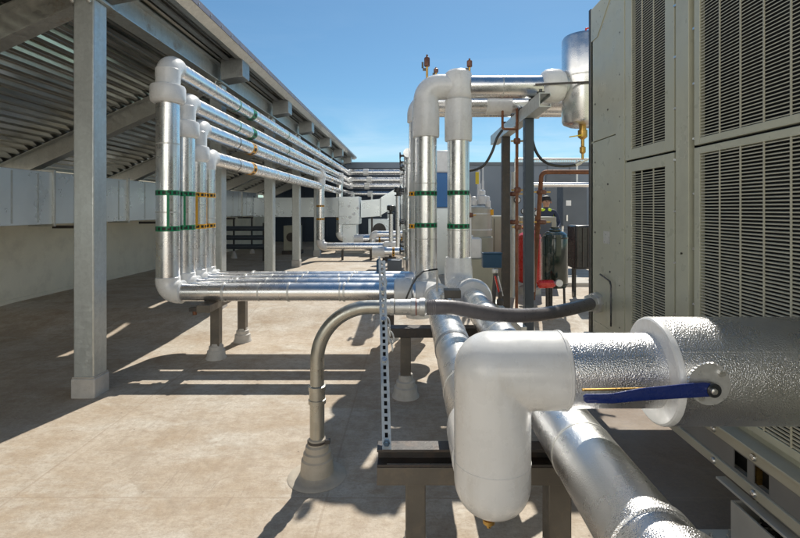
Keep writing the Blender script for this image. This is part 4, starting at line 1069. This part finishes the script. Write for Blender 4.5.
q = at(477, 178, 6.0); o = MB().box(q.x - .02, q.x + .024, q.y - .01, q.y + .01, q.z - .08, q.z + .08).build('hanging_tag', M['yellow'], None, .003); tag(o, 'bright yellow tag hanging on the drooping black cable', 'tag')
a_ = at(467, 238, 7.6); b_ = at(482, 259, 7.6)
t = thing('white_carboy', (a_.x + .12, 7.7, .4), 'squat white plastic container beside the right central riser', 'container')
MB().box(a_.x, b_.x, 7.6, 7.85, b_.z, a_.z).build('body', M['white'], t, .03)
MB().lathe([(.04, 0), (.04, .04)], (a_.x + .08, 7.72, a_.z), (0, 0, 1), 14).build('cap', M['white'], t)
MB().box(a_.x - .03, b_.x + .2, 7.55, 7.95, .2, b_.z - .001).build('shelf', M['tan'], t)
t = thing('junction_box', (1.05, 5.9, .0), 'blue junction box on a bent conduit in front of the putty cabinet', 'junction box')
a_ = at(483, 254, 6.0); b_ = at(502, 268, 6.0)
MB().box(a_.x, b_.x, 6.0, 6.12, b_.z, a_.z).build('box', M['blue_box'], t, .01)
MB().box(a_.x - .006, b_.x + .006, 5.99, 6.13, a_.z + .001, a_.z + .014).build('lid', M['blue_box'], t)
P = [V(at(495, 269, 5.95)), V(at(495, 280, 5.9)), V(at(490, 310, 5.7))]; P[-1].z = .02
MB().tube(hose('', P, 0, None, ''), .028, 12).build('stem', M['steel_dark'], t)
MB().lathe([(.03, -.03), (.04, -.02), (.04, .02), (.03, .03)], at(495, 271, 5.93), (0, 0, 1), 12).build('gland', M['zinc'], t)
t = thing('red_valve_handle', at(497, 290, 5.6), 'small red and white valve handle beside the bent conduit', 'valve')
MB().bar(at(495, 276, 5.5), at(500, 297, 5.5), .03, .02).build('handle', M['red'], t, .004)
MB().bar(at(498, 276, 5.52), at(503, 296, 5.52), .015, .012).build('lever', M['white'], t, .004)
MB().lathe([(.04, 0), (.04, .06), (.025, .08), (.025, .16)], at(500, 305, 5.5), (0, 0, 1), 14).build('body', M['steel_dark'], t)
t = thing('red_pump', (2.1, 6.9, .2), 'small red pump and gauges on the floor below the red tank', 'pump')
q = at(547, 284, 6.6); MB().lathe([(.03, -.14), (.06, -.12), (.06, .08), (.045, .1), (.03, .14)], q, (1, .2, 0), 18).build('motor', M['red'], t)
MB().lathe([(.05, 0), (.05, .03)], q + V((.16, -.03, .02)), (0, -1, 0), 18).build('gauge', M['white'], t)
MB().tube([q, V((q.x, q.y, gz(6.6)))], .02, 10).build('stem', M['steel_dark'], t)
# mirror-like tank between the risers, as a box with the sky's reflection painted blue
t = thing('painted_reflection_tank', (1.0, 10.5, .2), 'boxy tank with painted blue sky reflection, glimpsed between the central risers', 'cabinet')
a_ = at(431, 150, 10.5); b_ = at(462, 272, 10.5)
MB().box(a_.x, b_.x, 10.5, 11.2, at(0, 207, 10.5).z, at(0, 173, 10.5).z).build('upper_panel', M['sky_reflection'], t, .01)
MB().box(a_.x, b_.x, 10.52, 11.2, at(0, 172.8, 10.5).z, a_.z).build('pale_top', M['white'], t, .05)
MB().box(a_.x, b_.x, 10.5, 11.2, .2, at(0, 208, 10.5).z).build('lower_panel', M['galv_duct'], t, .01)
# valve stack left of the central risers
t = thing('valve_manifold', (-.1, 8.6, .2), 'silver pipe manifold with flanges and black valve wheels left of the central risers', 'valves')
for k, (x, y) in enumerate(((0.0, 8.2), (-.02, 9.3), (-.04, 10.5))):
    MB().tube([(x, y, .3), (x, y, 2.7 - .1 * k)], .07, 20).build('pipe_jacket', M['jacket'], t)
    for z in (.8, 1.3, 1.9, 2.5):
        MB().lathe([(.11, 0), (.11, .035)], (x, y, z), (0, 0, 1), 20).build('flange', M['galv'], t)
        MB().lathe([(.06, 0), (.065, .02), (.02, .03), (.02, .09)], (x - .17, y, z + .15), (1, 0, 0), 16).build('valve_wheel', M['black'], t)
MB().tube([(-.02, 8.0, 2.68), (-.02, 10.8, 2.68)], .08, 20).build('header', M['jacket'], t)
# small blue box on floor left of first white tee
q = at(395, 262, 8.0); t = thing('floor_box', (q.x, 8.0, .2), 'small grey blue box on the floor beyond the low pipes, left of the risers', 'box')
MB().box(q.x - .13, q.x + .12, 7.9, 8.15, .62, .82).build('case', M['cabinet'], t, .01)
MB().box(q.x - .05, q.x + .04, 7.98, 8.06, .2, .619).build('stem', M['steel_dark'], t)
q = at(382, 266, 6.6); t = thing('spray_can', (q.x, 6.6, .9), 'small teal and white can standing on the low pipes', 'can')
MB().lathe([(.03, 0), (.032, .005), (.032, .13), (.02, .15)], (q.x, 5.92, .905), (0, 0, 1), 16).build('can_body', M['blue_box'], t)
MB().lathe([(.014, 0), (.014, .03)], (q.x, 5.92, 1.055), (0, 0, 1), 12).build('nozzle', M['white'], t)
# pads on the floor
for i, (x0, x1, y0, y1, lab) in enumerate([(2.1, 3.6, 8.9, 9.9, 'long pale concrete pad behind the black expansion tank'), (-2.4, -.9, 9.6, 10.4, 'low pale concrete pad beyond the four low pipes')]):
    tag(MB().box(x0, x1, y0, y1, .19, .27).build('concrete_pad', M['concrete'], None, .01), lab, 'pad')

# more of the crowded middle distance
t = thing('pipe_rack', (-4.8, 13.2, .2), 'low rack of dark horizontal pipes under the canopy beyond the second column', 'pipe rack')
for k in range(3): MB().tube([(-5.9, 13.2, .62 + .26 * k), (-4.0, 13.2, .62 + .26 * k)], .07, 16).build('dark_pipe', M['steel_blue'], t)
for xx in (-5.7, -4.2): MB().box(xx - .03, xx + .03, 13.29, 13.35, .2, 1.3).build('upright', M['steel_dark'], t)
for k, (x, y, w_, h_, lab) in enumerate(((-3.9, 15.2, .5, .95, 'grey pump unit on a skid deep under the canopy'), (-1.2, 18.6, .9, 1.1, 'grey box shaped fan unit in front of the navy screen'), (-.55, 13.2, .34, .55, 'small white pump box beside the low distant pipe'))):
    t = thing('equipment_unit', (x, y, .2), lab, 'equipment')
    MB().box(x - w_ / 2, x + w_ / 2, y, y + .5, .32, .2 + h_).build('casing', (M['tan'], M['galv_duct'], M['white'])[k], t, .015)
    MB().box(x - w_ / 2 - .04, x + w_ / 2 + .04, y - .04, y + .54, .2, .318).build('base', M['steel_dark'], t)
    MB().lathe([(w_ * .3, 0), (w_ * .3, .02), (w_ * .25, .025)], (x, y, .2 + h_ * .6), (0, -1, 0), 20).build('fan_ring', M['steel_dark'], t)
for k, x in enumerate((-3.55, -2.2, -1.5, -.85, -.3)):
    t = thing('thin_post', (x, 18.0 + .3 * k, .2), ('thin pale post between the far canopy columns', 'thin pale post behind the plenum box', 'thin post right of the plenum drop duct', 'thin post under the sloping branch duct', 'thin post nearest the central valve manifold')[k], 'post')
    MB().box(x - .035, x + .035, 17.97 + .3 * k, 18.03 + .3 * k, .3, 2.35).build('shaft', M['galv'], t)
    MB().lathe([(.1, 0), (.06, .12), (.04, .13)], (x, 18.0 + .3 * k, .2), (0, 0, 1), 14).build('base_cone', M['cone'], t)
small_pipe('silver_pipe', [V((2.9, 11.4, .2)), V((2.9, 11.4, 2.3)), V((4.6, 11.4, 2.3))], .06, M['jacket'], 'silver pipe bending right in front of the slate cabinet', Rb=.12)
small_pipe('white_riser', [p(470, 262, 7.0) , p(470, 196, 7.0), p(466, 190, 6.6)], .022, M['white'], 'slim white plastic riser just right of the right central riser', valves=[p(470, 215, 7.0)])
small_pipe('rusty_pipe', [p(536, 262, 7.9), p(536, 208, 7.9), p(528, 208, 7.9)], .018, M['rust'], 'short rusty pipe with a union above the red tank', valves=[p(536, 228, 7.9)])
for k, (x, y, Y) in enumerate(((517, 200, 7.7), (524, 211, 7.6), (537, 213, 7.5))):
    q = at(x, y, Y); t = thing('pressure_gauge', q, ('round black gauge left of the blue grey post', 'round gauge touching the blue grey post', 'round gauge above the red tank')[k], 'gauge')
    MB().lathe([(.055, 0), (.06, .01), (.06, .035), (.05, .04)], q, (0, -1, 0), 20).build('case', M['black'], t)
    MB().lathe([(.046, 0), (.046, .002)], q + V((0, -.0405, 0)), (0, -1, 0), 20).build('dial', M['white'], t)
    MB().tube([q, q - V((0, -.01, .13))], .012, 8).build('stem', M['brass'], t)
for k, (x, y, z, lab) in enumerate(((-1.1, 13.9, .95, 'pale pipe with a white elbow crossing above the first low distant pipe'), (-.9, 14.6, .45, 'lowest silver pipe in front of the far concrete curb'))):
    t = thing('low_pipe', (x, y, .2), lab, 'pipe')
    pipe(t, [(x, y, .22), (x, y, z), (.4, y, z)] if k == 0 else [(x - .6, y, z), (.4, y, z)], .09, .12, M['jacket'], 1.15, .03)
    MB().box(-.2, -.14, y - .03, y + .03, .2, z - .091).build('stand', M['steel_dark'], t)
for k, (px, Y, ya, yb) in enumerate(((405, 11.8, 175, 262), (398, 12.9, 196, 250), (391, 13.3, 214, 246))):
    q = at(px, yb, Y); h_ = at(px, ya, Y).z
    t = thing('valve_column', (q.x, Y, .2), ('tallest pale standpipe left of the valve manifold', 'middle pale standpipe with black actuator', 'shortest pale standpipe with black actuator')[k], 'standpipe')
    MB().tube([(q.x, Y, .2), (q.x, Y, h_)], .065, 16).build('pipe_jacket', M['jacket'], t)
    MB().lathe([(.10, 0), (.10, .03), (.05, .04), (.05, .10), (.12, .11), (.12, .24), (.08, .26)], (q.x, Y, h_), (0, 0, 1), 16).build('actuator', M['black'], t)
# labels and plates on the chiller
m = MB().box(UX - .0035, UX - .0012, 3.66, 3.78, 1.42, 1.52); m.build('rating_plate', M['zinc'], ch)

# ------------------------------------------------------------------ worker
def person():
    px_, Y = 545.0, 10.3; x = at(px_, 0, Y).x; z0 = gz(Y); hgt = H + (CY - 196) * Y / F - z0
    t = thing('person', (x, Y, z0), 'worker in yellow hi-vis vest over dark clothes, bending over the putty cabinet', 'person')
    k = hgt / 1.75
    J = {'pelvis': (0, .05, .95), 'waist': (0, .02, 1.08), 'chest': (0, -.03, 1.3), 'neck': (0, -.06, 1.47), 'neck2': (0, -.085, 1.54), 'head': (0, -.10, 1.62), 'top': (0, -.10, 1.70),
         'shl': (-.19, -.05, 1.42), 'ell': (-.26, -.16, 1.16), 'wrl': (-.16, -.38, 1.08), 'hal': (-.13, -.46, 1.08),
         'shr': (.19, -.05, 1.42), 'elr': (.27, -.13, 1.15), 'wrr': (.17, -.36, 1.06), 'har': (.14, -.44, 1.06),
         'hil': (-.10, .05, .90), 'knl': (-.11, -.01, .5), 'anl': (-.11, .05, .09), 'tol': (-.12, -.12, .035),
         'hir': (.10, .05, .90), 'knr': (.12, .0, .5), 'anr': (.12, .06, .09), 'tor': (.14, -.11, .035)}
    rad = {'pelvis': .14, 'waist': .13, 'chest': .155, 'neck': .06, 'neck2': .055, 'head': .095, 'top': .075, 'shl': .065, 'shr': .065, 'ell': .045, 'elr': .045, 'wrl': .03, 'wrr': .03, 'hal': .035, 'har': .035,
           'hil': .095, 'hir': .095, 'knl': .062, 'knr': .062, 'anl': .042, 'anr': .042, 'tol': .035, 'tor': .035}
    E = [('pelvis', 'waist'), ('waist', 'chest'), ('chest', 'neck'), ('neck', 'neck2'), ('neck2', 'head'), ('head', 'top'), ('chest', 'shl'), ('shl', 'ell'), ('ell', 'wrl'), ('wrl', 'hal'), ('chest', 'shr'), ('shr', 'elr'), ('elr', 'wrr'), ('wrr', 'har'),
         ('pelvis', 'hil'), ('hil', 'knl'), ('knl', 'anl'), ('anl', 'tol'), ('pelvis', 'hir'), ('hir', 'knr'), ('knr', 'anr'), ('anr', 'tor')]
    def skin(name, joints, edges, grow, mat):
        me = bpy.data.meshes.new(name); idx = {j: i for i, j in enumerate(joints)}
        me.from_pydata([V(J[j]) * k for j in joints], [(idx[a], idx[b]) for a, b in edges], [])
        o = bpy.data.objects.new(name, me); COL.objects.link(o); o.parent = t
        sm = o.modifiers.new('s', 'SKIN'); sm.use_smooth_shade = True
        for j, v in zip(joints, me.skin_vertices[0].data): v.radius = ((rad[j] + grow) * k,) * 2; v.use_root = (j == joints[0])
        ss = o.modifiers.new('ss', 'SUBSURF'); ss.levels = 2; ss.render_levels = 2
        me.materials.append(mat); return o
    body = skin('body', list(J), E, 0, M['cloth'])
    skin('head_skin', ['neck', 'neck2', 'head', 'top'], E[3:6], .004, M['skin'])
    skin('vest', ['waist', 'chest', 'neck', 'shl', 'shr'], [('waist', 'chest'), ('chest', 'neck'), ('chest', 'shl'), ('chest', 'shr')], .018, M['vest'])
    def loc(v): return V((x, Y, z0)) + V(v) * k
    MB().lathe([(.108, -.01), (.112, .03), (.095, .085), (.05, .115), (.01, .12)], loc((0, -.085, 1.64)), (0, .25, 1), 20).build('hair', M['hair'], t)
    MB().lathe([(.012, 0), (.02, .02), (.006, .055)], loc((0, -.195, 1.59)), (0, .2, 1), 8).build('nose', M['skin'], t)
    m = MB()
    for s in (-1, 1): m.lathe([(.003, -.004), (.012, 0), (.003, .004)], loc((s * .035, -.198, 1.635)), (0, 1, 0), 10)
    each(m, 'eye', M['hair'], t)
    MB().box(*(lambda p: (p.x - .022, p.x + .022, p.y - .004, p.y + .004, p.z - .004, p.z + .004))(loc((0, -.197, 1.565)))).build('mouth', M['tape'], t)
    for s in (-1, 1): MB().lathe([(.008, -.01), (.026, 0), (.02, .012)], loc((s * .10, -.095, 1.61)), (s, 0, 0), 10).build('ear', M['skin'], t)
    for s, j in ((-1, 'hal'), (1, 'har')):
        b = V(J[j]); h_ = MB()
        h_.tube([loc(b + V((0, .05, 0))), loc(b + V((0, -.01, -.005))), loc(b + V((0, -.045, -.015)))], [.027, .04, .036], 12)
        for f in range(4):
            o = V(((f - 1.5) * .019, -.045, -.015)); l = (.06, .07, .066, .052)[f]
            h_.tube([loc(b + o), loc(b + o + V((0, -l * .5, -.008))), loc(b + o + V((0, -l * .85, -.035)))], [.0095, .0088, .007], 8)
        h_.tube([loc(b + V((-s * .03, .0, 0))), loc(b + V((-s * .055, -.03, -.01))), loc(b + V((-s * .055, -.06, -.02)))], [.012, .010, .008], 8)
        h_.build('hand', M['skin'], t)
person()
